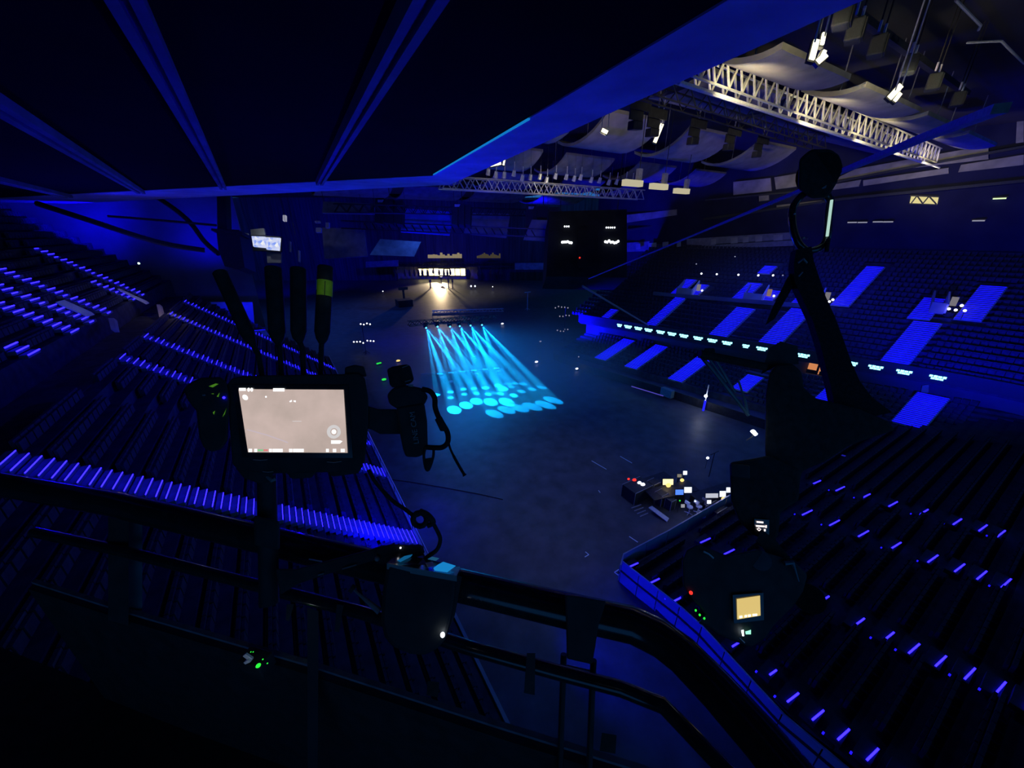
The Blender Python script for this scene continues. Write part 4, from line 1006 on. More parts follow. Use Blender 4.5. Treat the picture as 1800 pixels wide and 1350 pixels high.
nt.links.new(tc.outputs['Object'], vo.inputs['Vector']); nt.links.new(vo.outputs['Color'], rp.inputs[0]); nt.links.new(rp.outputs[0], em.inputs[0]); em.inputs[1].default_value = 0.9
nt.links.new(em.outputs[0], oo.inputs[0])
ppx([(442, 415), (466, 416), (466, 435), (445, 433)], 60, 0.3).build('left_display', vm, t)
ppx([(468, 417), (492, 418), (490, 440), (468, 438)], 60, 0.3).build('right_display', vm, t)
ppx([(440, 413), (494, 416), (494, 442), (440, 440)], 60.4, 0.3).build('frame', M_blk, t)
for lab, pts in (('pale lit wall facet left of the video screen', ((418, 408), (436, 410), (440, 436), (430, 438))), ('pale lit wall facet above the video screen', ((440, 403), (464, 401), (466, 413), (441, 413))), ('grey lit wall facet under the video screen', ((468, 442), (494, 443), (494, 462), (470, 462)))):
    ppx(pts, 61, 0.3).build('wall_facet', M_wall2, None, label=lab, cat='wall')
lamp('POINT', 'screen_spill', at(455, 410, 58.5), 120, (0.8, 0.9, 1.0), None, 0.1)
for i, (x, y, w, h) in enumerate(((497, 378, 5, 10), (553, 388, 9, 3), (572, 391, 6, 9), (555, 400, 9, 8), (508, 424, 2, 18), (524, 440, 2, 20), (422, 480, 5, 4))):
    t = thing('rigging_plate', ['yellowish bright rigging piece above the video screen', 'upper small pale plate above the antennas', 'small pale plate right of the other plates', 'lower small pale plate above the antennas', 'thin pale upright right of the video screen', 'thin pale upright above the second antenna', 'tiny pale bracket under the black speaker box'][i], 'rigging', at(x + w / 2, y + h, 63))
    ppx([(x, y), (x + w, y), (x + w, y + h), (x, y + h)], 63, 0.4).build('plate', E_dimdot if i == 0 else M_pale, t)
    q = at(x + w / 2, y + 1, 63.2); MB().tube([q, V((q.x, q.y, 28.0))], 0.025, 4).build('wire', M_dkm, t)
# far loudspeaker cluster, top left of the blue sheet
for i, (x, y, w, h, td) in enumerate(((660, 348, 50, 46, 57), (795, 356, 34, 40, 55), (925, 360, 60, 55, 60))):
    t = thing('speaker_cluster', ['dark speaker cluster with small lamps left of the blue sheet', 'dark speaker cluster right of the blue sheet', 'dark speaker cluster left of the scoreboard'][i], 'loudspeaker', at(x + w / 2, y + h, td))
    for k in range(3):
        ppx([(x + k * w / 3, y + k * 2), (x + (k + 0.9) * w / 3, y + k * 2), (x + (k + 0.8) * w / 3, y + h), (x + (k - 0.1) * w / 3, y + h - 3)], td + k * 0.3, 1.4).build('cabinet', M_blk, t)
    MB().bar(at(x + w / 2, y, td + 0.5), at(x + w / 2, y, td + 0.5) + V((0, 0, 6)), 0.1).build('hanger', M_dkm, t)
    ppx([(x + 4, y + 3), (x + 14, y + 3), (x + 12, y + 7), (x + 4, y + 7)], td - 0.2, 0.1).build('lit_edge', M_pale, t)

# ================================================================== GALLERY: floor, railing
ZR, ZM, ZT, ZF = 18 - 0.76, 18 - 0.91, 18 - 1.12, 18 - 1.75
dR = (onz(900, 1052, ZR) - onz(200, 885, ZR)).normalized(); nR = V((-dR.y, dR.x, 0))
if nR.dot(FW) > 0: nR = -nR                  # towards the viewer
toe = [onz(x, y, ZT) for x, y in ((60, 1022), (228, 1075), (540, 1165), (880, 1275), (1130, 1352), (1250, 1400))]
mb = MB().prism([toe[0] - V((0, 0, ZT - ZF)) - dR * 1.5, toe[-1] - V((0, 0, ZT - ZF)) + dR * 0.6, toe[-1] - V((0, 0, ZT - ZF)) + dR * 0.6 + nR * 2.4, toe[0] - V((0, 0, ZT - ZF)) - dR * 1.5 + nR * 2.4], (0, 0, -0.12))
struct(mb, 'floor_gallery', M_blk)
tb = thing('toe_board', 'black toe board with a pale top edge of painted light along the gallery floor', 'toe board', toe[2] - V((0, 0, ZT - ZF)))
mb = MB(); me2 = MB()
for a, b in zip(toe, toe[1:]):
    mb.prism([a - V((0, 0, 0.012)), b - V((0, 0, 0.012)), b - V((0, 0, ZT - ZF)), a - V((0, 0, ZT - ZF))], nR * 0.02)
    me2.bar(a, b, 0.012, 0.010)
mb.build('board', M_blk, tb); me2.build('edge', mat('pale_edge', (0.20, 0.20, 0.25), 0.6, 0, 0.3, 25), tb)  # light on the top edge is put in as a paler strip
rl = thing('railing', 'black tubular gallery railing with two rails across the bottom of the picture', 'railing', onz(545, 1300, ZF))
top_px = [(-160, 822), (0, 851), (200, 886), (455, 946), (640, 990), (800, 1027), (992, 1072), (1110, 1098), (1160, 1122)]
rad = 0.0355
MB().tube([onz(x, y, ZR) for x, y in top_px] + [onz(x, y, ZR) for x, y in ((1200, 1152), (1262, 1215), (1340, 1302), (1420, 1400))], rad, 16).build('top_rail', M_gloss, rl, smooth=True)
MB().tube([onz(x, y, ZM) for x, y in ((60, 935), (230, 972), (460, 1031), (640, 1078), (830, 1140), (990, 1184), (1090, 1210), (1165, 1240), (1235, 1312), (1300, 1380))], 0.0155, 12).build('mid_rail', M_gloss, rl, smooth=True)
ppx([(190, 868), (226, 884), (226, 1100), (190, 1090)], 1.159, 0.03).build('post', M_blk, rl)
ppx([(226, 905), (250, 912), (250, 1079), (226, 1073)], 1.190, 0.012).build('post_plate', M_teal, rl)
ppx([(540, 1068), (560, 1074), (558, 1420), (541, 1415)], 0.997, 0.025).build('post', M_dkm, rl)
tpx([(991, 1150, 0.872), (982, 1420, 0.860)], 0.0072, 10).build('post', M_blk, rl)
tpx([(1043, 1160, 0.847), (1033, 1420, 0.835)], 0.0072, 10).build('post', M_blk, rl)
ppx([(993, 1044), (1066, 1056), (1052, 1100), (1046, 1140), (1041, 1168), (996, 1158), (995, 1105)], 0.735, 0.07).build('bracket', M_blk, rl, bevel=0.004)
tpx([(997, 1172, 0.847), (1040, 1182, 0.847)], 0.004, 8).build('bracket_pin', M_blk, rl)
tpx([(1064, 1066, 0.810), (1064, 1078, 0.810)], 0.0015, 6).build('bracket_bolt', M_pale, rl)
for i, (pts, td) in enumerate((([(926, 1148), (941, 1148), (940, 1222), (921, 1218)], 0.825), ([(592, 1062), (604, 1064), (596, 1112), (588, 1110)], 0.945), ([(504, 1062), (517, 1062), (508, 1092), (502, 1090)], 1.022))):
    ppx(pts, td, 0.02).build('rail_clip', M_blk, rl)
ppx([(752, 1197), (772, 1199), (770, 1226), (750, 1222)], 0.947, 0.02).build('rail_clip', M_rubber, rl)
ppx([(1058, 1288), (1084, 1292), (1082, 1325), (1054, 1320)], 0.822, 0.03).build('rail_clip', M_rubber, rl)
# added dim neutral fill light: glints on rail and boxes
lamp('POINT', 'gallery_fill_lamp', (-0.7, -1.2, 19.2), 0.35, (0.75, 0.85, 0.9), None, 0.04)

# ================================================================== MONITOR CAMERA on the rail
mc = thing('monitor_camera', 'black rail-mounted camera with a bright beige monitor and four antennas', 'camera', at(470, 1055, 0.88))
ppx([(398, 676), (408, 664), (430, 660), (600, 657), (628, 655), (642, 664), (648, 700), (648, 745), (642, 812), (630, 826), (590, 830), (470, 833), (418, 826), (408, 816)], 0.852, 0.055).build('body', M_blk, mc, bevel=0.004)
ppx([(408, 676), (612, 677), (620, 805), (426, 804)], 0.849, 0.003).build('bezel', M_gloss, mc)
sm = bpy.data.materials.new('monitor_picture'); sm.use_nodes = True; nt = sm.node_tree; nt.nodes.clear()
tc = nt.nodes.new('ShaderNodeTexCoord'); no = nt.nodes.new('ShaderNodeTexNoise'); no.inputs['Scale'].default_value = 14; no.inputs['Detail'].default_value = 6
rp = nt.nodes.new('ShaderNodeValToRGB'); em = nt.nodes.new('ShaderNodeEmission'); oo = nt.nodes.new('ShaderNodeOutputMaterial')
rp.color_ramp.elements[0].color = (0.46, 0.37, 0.33, 1); rp.color_ramp.elements[1].color = (0.60, 0.47, 0.43, 1); rp.color_ramp.elements[0].position = 0.3; rp.color_ramp.elements[1].position = 0.7
nt.links.new(tc.outputs['Object'], no.inputs['Vector']); nt.links.new(no.outputs['Fac'], rp.inputs[0]); nt.links.new(rp.outputs[0], em.inputs[0]); nt.links.new(em.outputs[0], oo.inputs[0])
disp = ppx([(419, 684), (604, 685), (611, 796), (436, 795)], 0.8475, 0.001).build('display', sm, mc)
def icon(pts, m=E_osd): ppx(pts, 0.8468, 0.0004).build('screen_icon', m, disp)
def disc(cx, cy, rx, ry, m=E_osd, n=14, a=0.0):
    icon([(cx + rx * math.cos(2 * math.pi * k / n) * math.cos(a) - ry * math.sin(2 * math.pi * k / n) * math.sin(a), cy + rx * math.cos(2 * math.pi * k / n) * math.sin(a) + ry * math.sin(2 * math.pi * k / n) * math.cos(a)) for k in range(n)], m)
icon([(420, 682), (432, 682), (432, 687), (421, 687)]); disc(437, 685, 2.4, 3.4); disc(442.5, 685, 2.4, 3.4); icon([(480, 682.5), (500, 682.5), (500, 688), (480, 688)])
disc(431, 698.5, 5.5, 4.2, a=0.7); disc(467.5, 697.5, 1.6, 1.6); icon([(509, 705), (513, 703), (513, 706), (509, 707)]); icon([(516, 704), (520, 704), (520, 707), (516, 706)])
icon([(514, 740), (530, 740), (530, 741), (514, 741)], glow('icon_dim', (0.9, 0.85, 0.85), 0.75, False))
icon([(434, 754), (470, 764), (506, 777), (506, 779), (470, 766), (434, 756)], glow('icon_line', (0.62, 0.52, 0.58), 0.9, False))
g = glow('icon_grey', (0.75, 0.72, 0.72), 0.85, False)
MB().tube([at(587 + 9.3 * math.cos(k * math.pi / 10), 759 + 9.3 * math.sin(k * math.pi / 10), 0.8466) for k in range(20)], 0.0038, 6, True).build('screen_icon', g, disp)
disc(587, 759, 4.2, 4.2); disc(587, 749.5, 2.6, 2.6); disc(587, 768.5, 2.6, 2.6); disc(577.7, 759, 2.2, 2.6); disc(596.5, 759, 2.2, 2.6)
icon([(582, 774), (597, 774), (602, 775.5), (597, 780), (582, 780)])
for x0, x1 in ((437, 443), (447, 452), (473, 478), (479, 497), (508, 514), (515, 534), (573, 578), (585, 591), (599, 606)): icon([(x0, 789), (x1, 789), (x1, 794.5), (x0, 794.5)])
icon([(453, 790), (463, 790), (463, 793), (453, 793)], glow('icon_green', (0.25, 0.75, 0.35), 0.8, False)); icon([(463, 790), (471, 790), (471, 793), (463, 793)], glow('icon_red', (0.9, 0.25, 0.25), 0.8, False))
ppx([(606, 646), (622, 641), (640, 644), (645, 662), (606, 664)], 0.86, 0.05).build('top_module', M_blk, mc, bevel=0.003)
for pts in ([(414, 822), (482, 826), (478, 846), (455, 850), (428, 840)], [(500, 826), (560, 824), (548, 840), (512, 842)], [(566, 822), (640, 816), (630, 832), (585, 838)]):
    ppx(pts, 0.862, 0.04).build('underside_clamp', M_blk, mc, bevel=0.003)
for a in ((445, 808, 470, 808), (575, 812, 600, 811), (462, 829, 480, 829)): tpx([(a[0], a[1], 0.85), ((a[0] + a[2]) / 2, a[1] + 1, 0.849), (a[2], a[3], 0.85)], 0.0012, 6).build('clamp_edge', M_grey, mc)
tpx([(469, 835, 0.89), (470, 900, 0.89), (472, 1000, 0.88), (473, 1062, 0.87)], 0.0205, 14).build('mounting_pole', M_blk, mc, smooth=True)
ppx([(446, 905), (492, 915), (492, 968), (446, 958)], 0.845, 0.08).build('rail_clamp', M_blk, mc, bevel=0.006)
tpx([(470, 838, 0.865), (478, 845, 0.86), (484, 842, 0.865)], 0.004, 6).build('clamp_knob', M_grey, mc)
ANT = [([(386, 478), (440, 597)], [(440, 597), (455, 625), (462, 665)], 11.5, 4.6), ([(480, 470), (488, 596)], [(488, 596), (492, 615), (495, 664)], 13.5, 4.6),
       ([(524, 471), (525, 594)], [(525, 594), (531, 612), (534, 662)], 12.8, 4.4), ([(572, 468), (566, 596)], [(566, 596), (565, 612), (564, 662)], 12.8, 4.2)]
for i, (a, b, r, r2) in enumerate(ANT):
    td = 0.90 + 0.004 * i; k = td / F
    (x0, y0), (x1, y1) = a
    pts = [(x0, y0, td), (x0 + (x1 - x0) * .015, y0 + (y1 - y0) * .015, td), (x0 + (x1 - x0) * .9, y0 + (y1 - y0) * .9, td), (x1, y1, td), (x1 + (b[1][0] - b[0][0]) * .4, y1 + 9, td)]
    an = MB().tube([at(*p) for p in pts], [r * k * .85, r * k, r * k, r * k * .75, r2 * k], 16).build('antenna', M_rubber, mc, smooth=True)
    tpx([(x, y, td) for x, y in b], r2 * k, 10).build('antenna_stem', M_rubber, an)
    if i == 3: MB().tube([at(571, 494, td), at(570, 521, td)], 13.1 * k, 16).build('tape_band', M_tape, an, smooth=True); tpx([(571.5, 494, td - 0.0185), (570.5, 521, td - 0.0185)], 0.0008, 4).build('tape_seam', M_blk, an)
lamp('SPOT', 'tape_fill_spot', (0.1, -0.9, 18.9), 9.0, (0.9, 1.0, 0.85), at(571, 508, 0.9), 0.02, 2.2, 0.6)  # added spot aimed only at the tape, source unseen
ppx([(322, 684), (334, 672), (352, 664), (388, 662), (399, 672), (404, 700), (400, 774), (390, 790), (372, 795), (358, 788), (350, 768), (345, 722), (330, 704)], 0.845, 0.05).build('side_grip', M_blk, mc, bevel=0.005)
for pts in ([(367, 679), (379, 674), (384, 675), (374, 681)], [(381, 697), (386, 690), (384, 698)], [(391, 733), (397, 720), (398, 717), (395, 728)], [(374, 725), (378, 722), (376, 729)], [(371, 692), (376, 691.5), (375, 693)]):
    ppx(pts, 0.8435, 0.002).build('green_glint', glow('glint_green', (0.16, 0.55, 0.04), 0.32, False), mc)  # green reflections on the grip, put in as glowing slivers
ppx([(355, 694), (361, 693), (361, 696), (356, 696)], 0.8435, 0.002).build('pale_edge', M_grey, mc); MB().ball(at(393.5, 699, 0.842), 0.0028, 8, 6).build('grip_lamp', E_led, mc)  # small paler sliver on the grip
ppx([(642, 712), (665, 719), (700, 719), (706, 763), (668, 763), (655, 756), (642, 752)], 0.86, 0.035).build('side_arm', M_blk, mc, bevel=0.003)
# hanging handset of the line camera, with its battery, lettering and strap
hs = thing('handset', 'black handset with LINE CAM lettering beside the monitor camera', 'handset', at(728, 804, 0.84))
ppx([(680, 649), (690, 644), (716, 640), (722, 644), (728, 668), (722, 674), (690, 682), (685, 676)], 0.84, 0.045).build('knob', M_rubber, hs, bevel=0.004)
ppx([(680, 694), (690, 682), (712, 676), (742, 682), (753, 697), (748, 708), (742, 716), (700, 720), (684, 710)], 0.842, 0.05).build('joint', M_blk, hs, bevel=0.005)
ppx([(696, 716), (746, 708), (751, 740), (752, 782), (742, 801), (732, 804), (713, 803), (708, 789), (703, 764)], 0.838, 0.055).build('battery', M_blk, hs, bevel=0.005)
for a in ((707, 646, 718, 642), (712, 671, 722, 668)): tpx([(a[0], a[1], 0.838), (a[2], a[3], 0.838)], 0.0011, 6).build('knob_edge', M_grey, hs)
ppx([(717, 675), (727, 676), (725, 680), (718, 679)], 0.836, 0.004).build('latch', M_grey, hs)
def lettering(txt, p, size, mtl, parent, rx, uy):
    c = bpy.data.curves.new('lettering', 'FONT'); c.body = txt; c.size = size; c.extrude = 0.0003; c.align_x = 'LEFT'
    o = bpy.data.objects.new('lettering', c); COL.objects.link(o)
    rx = rx.normalized(); uy = (uy - rx * uy.dot(rx)).normalized(); nz = rx.cross(uy)
    o.matrix_world = Matrix.Translation(p) @ Matrix((rx, uy, nz)).transposed().to_4x4()
    me = bpy.data.meshes.new_from_object(o.evaluated_get(bpy.context.evaluated_depsgraph_get())); mw = o.matrix_world.copy()
    bpy.data.objects.remove(o); me.transform(mw); me.transform(Matrix.Translation(-p)); me.materials.clear(); me.materials.append(mtl)
    q = bpy.data.objects.new('lettering', me); COL.objects.link(q); place(q, p, parent); return q
a, b = at(736.5, 780, 0.834), at(730, 734, 0.834)
lettering('LINE CAM', a, 0.0165, mat('grey_print', (0.30, 0.31, 0.33), 0.5, 0, 0.1, 30), hs, b - a, at(700, 757, 0.834) - a)
k = 0.84 / F
tpx(bez([(742, 684, .84), (756, 688, .84), (764, 700, .838), (765, 716, .836), (771, 733, .836), (780, 748, .836), (787, 762, .836), (787, 777, .836), (778, 786, .836), (764, 787, .836), (750, 786, .84)], 6), 4.6 * k, 10).build('strap', M_web, hs, smooth=True)
ppx([(764, 737), (776, 731), (786, 750), (787, 758), (774, 758)], 0.83, 0.014).build('strap_slider', M_rubber, hs, bevel=0.002)
tpx(bez([(787, 772, .835), (792, 790, .835), (803, 812, .834), (817, 836, .833)], 5), [2.0 * k] * 8 + [2.6 * k] * 7 + [4.2 * k], 8).build('strap_tail', M_web, hs)
tpx(bez([(749, 784, .838), (745, 800, .838), (748, 822, .838), (753, 826, .838), (758, 815, .838), (762, 800, .838), (762, 786, .838)], 5), 2.4 * k, 8).build('clip_loop', M_rubber, hs)
ppx([(747, 806), (760, 804), (756, 827), (750, 827)], 0.834, 0.008).build('clip', M_rubber, hs, bevel=0.001)
# cable with its knot
cb = thing('camera_cable', 'black cable with a loose knot between camera and battery box', 'cable', at(740, 985, 0.82))
tpx(bez([(648, 826, .87), (662, 850, .86), (690, 880, .85), (712, 895, .845), (728, 906, .84), (744, 902, .835), (757, 914, .83), (768, 932, .83), (774, 948, .83), (768, 966, .828), (752, 978, .825), (742, 988, .822)], 6), 3.6 * k, 8).build('cord', M_rubber, cb, smooth=True)
tpx([(738 + 12 * math.cos(g * .5236), 913 + 12 * math.sin(g * .5236), .832 - 0.003 * math.sin(g)) for g in range(12)], 5.0 * k, 8, True).build('knot', M_rubber, cb, smooth=True)
tpx(bez([(738, 898, .828), (752, 905, .826), (762, 918, .828), (752, 924, .83)], 4), 4.5 * k, 8).build('knot_turn', M_rubber, cb)
# side arm and battery box on the rail
arm = thing('support_arm', 'black clamp arm joining the pole and the battery box', 'arm', at(600, 1010, 0.84))
ppx([(484, 1000), (520, 1000), (650, 966), (672, 958), (742, 957), (748, 972), (700, 980), (655, 986), (560, 1014), (520, 1028), (492, 1046)], 0.84, 0.03).build('bar', M_blk, arm, bevel=0.004)
ppx([(660, 962), (690, 956), (742, 960), (746, 975), (690, 992), (664, 990)], 0.825, 0.05).build('clamp_head', M_blk, arm, bevel=0.004)
for a in ((602, 1000, 626, 993), (559, 1011, 569, 1008), (543, 983, 566, 987)): tpx([(a[0], a[1], 0.835), (a[2], a[3], 0.835)], 0.0014, 6).build('pale_edge', M_grey, arm)  # thin paler strips along the arm
MB().ball(at(663, 982, 0.82), 0.006, 8, 6).build('bolt', M_grey, arm); MB().ball(at(704, 963, 0.82), 0.0022, 8, 6).build('arm_glint', E_dot, arm)  # glint on the arm put in as a glowing ball
tpx([(616, 1033, 0.80), (622, 1037, 0.80)], 0.008, 10).build('lever_knob', M_blk, arm); tpx([(622, 1037, 0.80), (650, 1060, 0.79), (667, 1075, 0.785)], [0.002, 0.005, 0.007], 8).build('lever', M_grey, arm)
bx = thing('battery_box', 'large black battery box with cyan lit labels hanging on the rail', 'battery', at(738, 1150, 0.78))
ppx([(680, 991), (803, 1013), (800, 1050), (795, 1085), (784, 1125), (770, 1140), (748, 1152), (722, 1150), (692, 1138), (676, 1122), (669, 1092), (672, 1040)], 0.765, 0.07).build('case', M_blk, bx, bevel=0.008)
tp = [at(680, 990, 0.766), at(700, 972, 0.82), at(810, 996, 0.82), at(803, 1012, 0.763)]
MB().prism(tp, UP * -0.012).build('top_plate', M_gloss, bx)
def onpl3(pts, lift=0.002):
    n = (tp[1] - tp[0]).cross(tp[3] - tp[0]).normalized()
    if n.z < 0: n = -n
    return [onpl(x, y, tp[0] + n * lift, n) for x, y in pts]
E_lab = glow('label_cyan', (0.01, 0.24, 0.62), 0.9, False)
MB().prism(onpl3([(762, 999), (770, 993), (779, 988), (801, 995), (786, 1006), (764, 1003)]), UP * 0.0008).build('cyan_label', E_lab, bx)
MB().prism(onpl3([(698, 986), (711, 978), (725, 975), (722, 979), (704, 988)]), UP * 0.0008).build('cyan_label', glow('label_cyan_dim', (0.01, 0.2, 0.5), 0.45, False), bx)
MB().prism(onpl3([(752, 983), (760, 979), (772, 982), (766, 986)]), UP * 0.0008).build('cyan_label', glow('label_cyan_faint', (0.02, 0.14, 0.3), 0.5, False), bx)
MB().prism(onpl3([(748, 990), (760, 988), (764, 995), (752, 998)]), UP * 0.0008).build('printed_label', M_label, bx)
tpx([(714 + 4 * math.cos(g), 993 + 3 * math.sin(g), 0.80) for g in (3.3, 4.0, 4.7, 5.4, 6.1)], 0.0012, 6).build('socket_ring', M_grey, bx)
MB().ball(at(778, 1116, 0.758), 0.0045, 10, 8, (1, 1, 1.3)).build('status_lamp', E_white, bx)
ppx([(800, 1010), (812, 1014), (800, 1080), (788, 1110), (790, 1060)], 0.775, 0.05).build('side_panel', M_blk, bx)
# power adapter and cable on the gallery floor
def onboard(x, y, off): return onpl(x, y, toe[1] + nR * off, nR)
p0 = onboard(452, 1163, 0.03); ad = thing('power_adapter', 'black power adapter with green lamps on the toe board', 'adapter', onboard(452, 1175, 0.03))
MB().box(p0, (0.075, 0.045, 0.045), dR, nR).build('case', M_blk, ad, bevel=0.004)
q = lambda x, y: onboard(x, y, 0.055)
for x, y, r in ((454, 1170, 0.0062), (462, 1159, 0.0018), (470, 1166, 0.0018), (441, 1146, 0.0015), (445, 1146, 0.0015)): MB().ball(q(x, y), r, 10, 6, (1, 1, 0.5)).build('green_lamp', E_green, ad)
MB().prism([q(429, 1151), q(434, 1147), q(446, 1155), q(441, 1160)], nR * 0.004).build('white_plug', M_label, ad); MB().prism([q(434, 1158), q(441, 1154), q(446, 1157), q(437, 1161)], nR * 0.01).build('plug_pin', M_label, ad)
lamp('POINT', 'adapter_glow', q(444, 1148) + nR * 0.06, 0.012, (0.8, 0.9, 1.0), None, 0.005)
MB().tube([onboard(x, y, 0.03) for x, y in bez([(170, 1240), (180, 1258), (190, 1275), (194, 1300), (203, 1330), (222, 1362)], 4)], 0.004, 8).build('floor_cable', mat('grey_cable', (0.22, 0.26, 0.27), 0.6), None, label='thin grey cable hanging over the toe board at the lower left', cat='cable')

# ================================================================== HANGING LINE CAMERA RIG (right)
tl = thing('line_rope', 'long pale webbing line lit blue, running from the pulley down across the hall', 'rope', at(1035, 490, 16))
pts = [at(1760, 190, 1.25), at(1620, 243, 1.9), at(1480, 301, 2.9), at(1400, 338, 4.2), at(1240, 405, 8), at(1035, 490, 18)]
mb = MB()
for a, b in zip(pts, pts[1:]): mb.bar(a, b, 0.042, 0.03)
mb.build('webbing', M_blueweb, tl); tpx([(1024, 503, 20), (1140, 572, 30)], 0.06, 6).build('lower_line', M_blueweb, tl)
lamp('SPOT', 'blue_fill', (3.2, 0.8, 16.2), 9, BLUE, (2.2, 2.0, 18.6), 0.1, 110, 1.0)  # added blue fill for the webbing line
pu = thing('pulley_block', 'round black pulley block hanging at the upper right', 'pulley', at(1440, 345, 1.6))
MB().tube([at(1438, 305, 1.55), at(1438, 305, 1.65)], 0.076, 20).build('cheek', M_rubber, pu, smooth=True)
ppx([(1404, 280), (1425, 262), (1460, 262), (1478, 275), (1472, 320), (1455, 348), (1425, 350), (1402, 330)], 1.53, 0.14).build('body', M_rubber, pu, bevel=0.012)
ppx([(1444, 331), (1453, 325), (1452, 330), (1447, 332)], 1.525, 0.004).build('pale_edge', M_grey, pu)  # small paler sliver on the pulley
ca = thing('carabiner', 'large black carabiner ring under the pulley block', 'carabiner', at(1425, 455, 1.56))
tpx(bez([(1408, 345, 1.56), (1394, 365, 1.56), (1393, 395, 1.56), (1402, 425, 1.56), (1418, 440, 1.56), (1440, 436, 1.56), (1453, 420, 1.56), (1456, 380, 1.56), (1458, 350, 1.56), (1440, 338, 1.56), (1420, 338, 1.56), (1408, 345, 1.56)], 5), 0.0145, 10).build('ring', M_gloss, ca, smooth=True)
for x, y in ((1397, 376), (1413, 418)): MB().ball(at(x, y, 1.54), 0.004, 8, 6).build('ring_glint', M_pale, ca)  # highlights on the ring, put in as pale balls
MB().tube([at(1462, 352, 1.54), at(1454, 415, 1.54)], 0.0055, 8).build('bright_gate', glow('gate_sheen', (0.55, 0.85, 0.75), 0.75, False), ca); tpx([(1456, 420, 1.54), (1453, 442, 1.54)], 0.008, 8).build('gate_sleeve', M_rubber, ca)  # sheen on the gate is put in as emission
sl = thing('sling', 'broad black webbing sling hanging from the carabiner to the rig', 'sling', at(1520, 720, 1.5))
mb = MB()
W_ = [(1413, 436, 14), (1413, 462, 18), (1418, 490, 22), (1432, 525, 20), (1448, 560, 20), (1462, 600, 21), (1474, 640, 23), (1486, 675, 26), (1500, 705, 34), (1520, 735, 50)]
L_ = []; 
for x, y, w in W_: L_.append(((x - w * 0.97, y + w * 0.2), (x + w * 0.97, y - w * 0.2)))
mb.prism([at(*p[0], 1.5) for p in L_] + [at(*p[1], 1.5) for p in reversed(L_)], FW * 0.03)
mb.build('webbing', M_web, sl)
tpx([(1403, 462, 1.48), (1412, 455, 1.47), (1418, 462, 1.48)], 0.004, 6).build('stitch_glint', M_grey, sl); tpx([(1404, 486, 1.48), (1411, 478, 1.47)], 0.003, 6).build('stitch_glint', M_grey, sl)
ppx([(1384, 488), (1398, 470), (1396, 500), (1362, 560), (1345, 572), (1358, 540)], 1.52, 0.012).build('loose_tail', M_web, sl)
rg = thing('camera_rig', 'big black hanging camera rig with frame arms at the right', 'camera rig', at(1400, 940, 1.35))
ppx([(1345, 690), (1352, 655), (1366, 640), (1392, 638), (1408, 652), (1412, 680), (1432, 700), (1470, 708), (1510, 718), (1560, 740), (1575, 756), (1530, 770), (1490, 785), (1450, 812), (1410, 828), (1400, 870), (1352, 880), (1344, 790)], 1.42, 0.16).build('head_block', M_rubber, rg, bevel=0.01)
ppx([(1282, 812), (1320, 806), (1350, 800), (1408, 826), (1404, 880), (1372, 900), (1368, 940), (1360, 955), (1322, 940), (1298, 915), (1284, 880)], 1.36, 0.14).build('lower_block', M_rubber, rg, bevel=0.01)
ppx([(1284, 814), (1318, 818), (1318, 842), (1286, 838)], 1.35, 0.05).build('side_box', M_blk, rg, bevel=0.004)
tpx([(1230, 622, 1.45), (1280, 632, 1.45), (1345, 645, 1.45)], 0.016, 10).build('frame_arm', M_rubber, rg)
ppx([(1238, 612), (1256, 612), (1260, 632), (1236, 634)], 1.44, 0.04).build('arm_end', M_rubber, rg, bevel=0.004)
for a, b, r in (((1234, 628), (1316, 730), 0.0075), ((1256, 630), (1292, 690), 0.006), ((1308, 700), (1313, 726), 0.007), ((1246, 630), (1276, 672), 0.005), ((1298, 668), (1316, 726), 0.004)):
    tpx([(*a, 1.46), (*b, 1.46)], r, 8).build('frame_strut', M_teal, rg)  # teal light on the struts is put into their paint
ppx([(1338, 658), (1352, 612), (1372, 600), (1402, 608), (1404, 640), (1366, 642)], 1.47, 0.05).build('upper_plate', M_blk, rg)
tpx([(1326, 760, 1.40), (1322, 757, 1.40), (1329, 764, 1.40)], 0.007, 8).build('white_lamp', E_white, rg)
tpx([(1312, 774, 1.41), (1322, 768, 1.41), (1326, 762, 1.41)], 0.002, 6).build('lamp_stalk', M_dkm, rg)
lamp('POINT', 'rig_lamp', at(1323, 763, 1.37), 0.02, (0.7, 0.85, 1.0), None, 0.01)
disp2 = ppx([(1326, 912), (1352, 914), (1352, 940), (1326, 938)], 1.352, 0.004).build('icon_display', M_gloss, rg)
for pts in ([(1330, 916), (1342, 917), (1342, 920), (1330, 919)], [(1328.5, 923), (1344, 924), (1344, 927), (1329, 926)], [(1344.5, 924), (1348, 923), (1348, 928), (1345, 928)], [(1343, 930), (1346, 930), (1346, 934), (1343, 934)]):
    ppx(pts, 1.349, 0.001).build('icon', glow('icon_pink', (1.0, 0.85, 0.85), 1.3, False), disp2)
tpx([(1331, 930, 1.349), (1334, 928, 1.349), (1338, 930.5, 1.349), (1334, 933, 1.349)], 0.0016, 6, True).build('icon', glow('icon_ring', (1.0, 0.85, 0.85), 1.3, False), disp2)
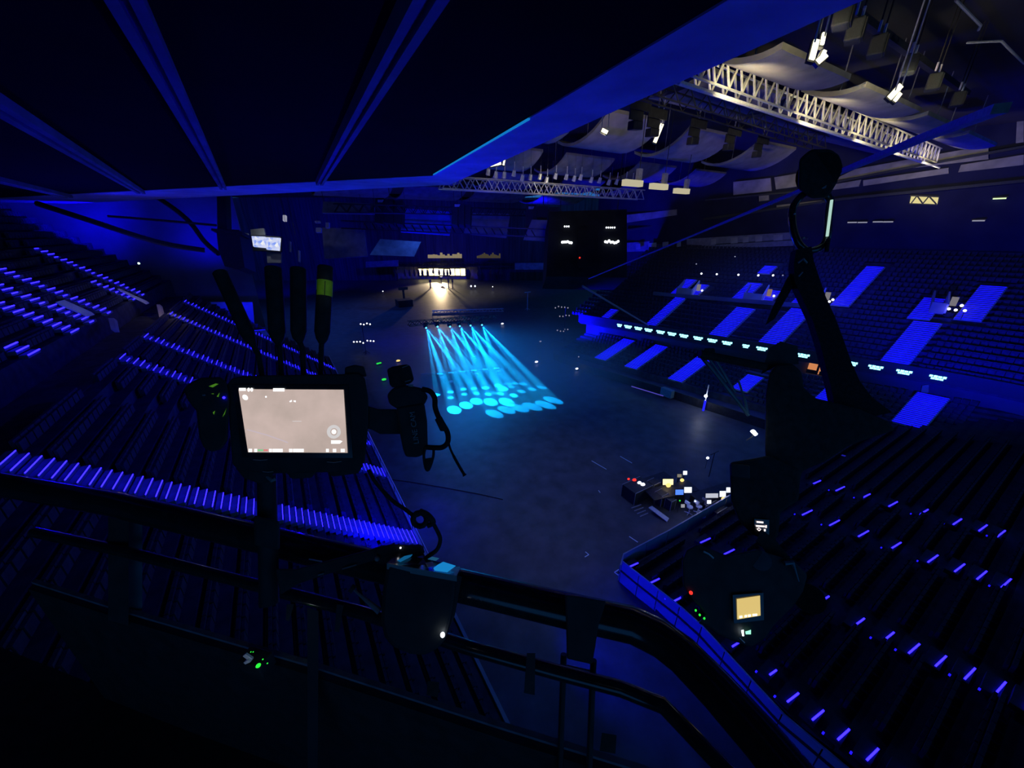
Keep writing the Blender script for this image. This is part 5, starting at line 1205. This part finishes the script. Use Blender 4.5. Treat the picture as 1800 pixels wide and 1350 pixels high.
# camera under the rig
rc = thing('rig_camera', 'black camera with a small yellow screen and coloured lamps under the rig', 'camera', at(1310, 1120, 1.25))
ppx([(1198, 985), (1206, 966), (1226, 956), (1252, 966), (1275, 975), (1330, 965), (1395, 985), (1420, 1010), (1412, 1040), (1398, 1062), (1360, 1100), (1345, 1122), (1320, 1138), (1290, 1128), (1262, 1116), (1244, 1102), (1226, 1096), (1240, 1080), (1216, 1052), (1200, 1030)], 1.26, 0.16).build('body', M_blk, rc, bevel=0.008)
ppx([(1288, 1046), (1342, 1042), (1343, 1090), (1290, 1096)], 1.25, 0.01).build('screen_bezel', M_gloss, rc)
ym = mat('yellow_dummy', (0.6, 0.5, 0.2)); nt = ym.node_tree; nt.nodes['Principled BSDF'].inputs['Emission Color'].default_value = (0.72, 0.52, 0.16, 1); nt.nodes['Principled BSDF'].inputs['Emission Strength'].default_value = 1.0; nt.nodes['Principled BSDF'].inputs['Base Color'].default_value = (0, 0, 0, 1)
ds = ppx([(1295, 1053), (1336, 1047), (1337, 1082), (1296, 1089)], 1.2475, 0.002).build('display', ym, rc)
for x0, x1 in ((1300, 1305), (1309, 1313), (1315, 1320), (1323, 1331)): y = 1086 - (x0 - 1300) * 0.15; ppx([(x0, y - 3), (x1, y - 3.6), (x1, y), (x0, y + 0.6)], 1.2465, 0.0006).build('screen_icon', E_osd, ds)
MB().ball(at(1214.5, 1042, 1.255), 0.006, 10, 8).build('red_lamp', E_red, rc)
for x, y in ((1223, 1073), (1230, 1081), (1238, 1087)): MB().ball(at(x, y, 1.25), 0.0034, 8, 6, (1, 1, 1.4)).build('green_lamp', E_green, rc)
ppx([(1303, 1108), (1307, 1107), (1308, 1118), (1305, 1118)], 1.25, 0.002).build('readout', E_white, rc); ppx([(1310, 1110), (1314, 1109), (1320, 1107), (1320, 1115), (1311, 1115)], 1.25, 0.002).build('readout', glow('readout_green', (0.35, 1.0, 0.7), 1.2, False), rc)
tpx([(1300, 1121, 1.25), (1309, 1130, 1.25)], 0.0016, 6).build('bright_edge', M_pale, rc)
tpx([(1236, 969, 1.25), (1246, 974, 1.25), (1254, 981, 1.25)], 0.003, 6).build('bright_edge', M_pale, rc)
MB().tube([at(1337, 985, 1.255), at(1337, 985, 1.27) ], 0.032, 20).build('top_disc', M_teal, rc)
lv = tpx([(1378, 990, 1.25), (1392, 988, 1.25), (1398, 1002, 1.25), (1404, 1022, 1.25)], [0.008, 0.009, 0.003, 0.002], 8).build('lever', M_teal, rc)
MB().tube([at(1422, 1052, 1.26), at(1422, 1052, 1.29)], 0.046, 20).build('focus_wheel', M_rubber, rc, smooth=True)
ppx([(1338, 930), (1362, 948), (1405, 1000), (1395, 1012), (1350, 975), (1330, 950)], 1.30, 0.05).build('neck', M_rubber, rc)
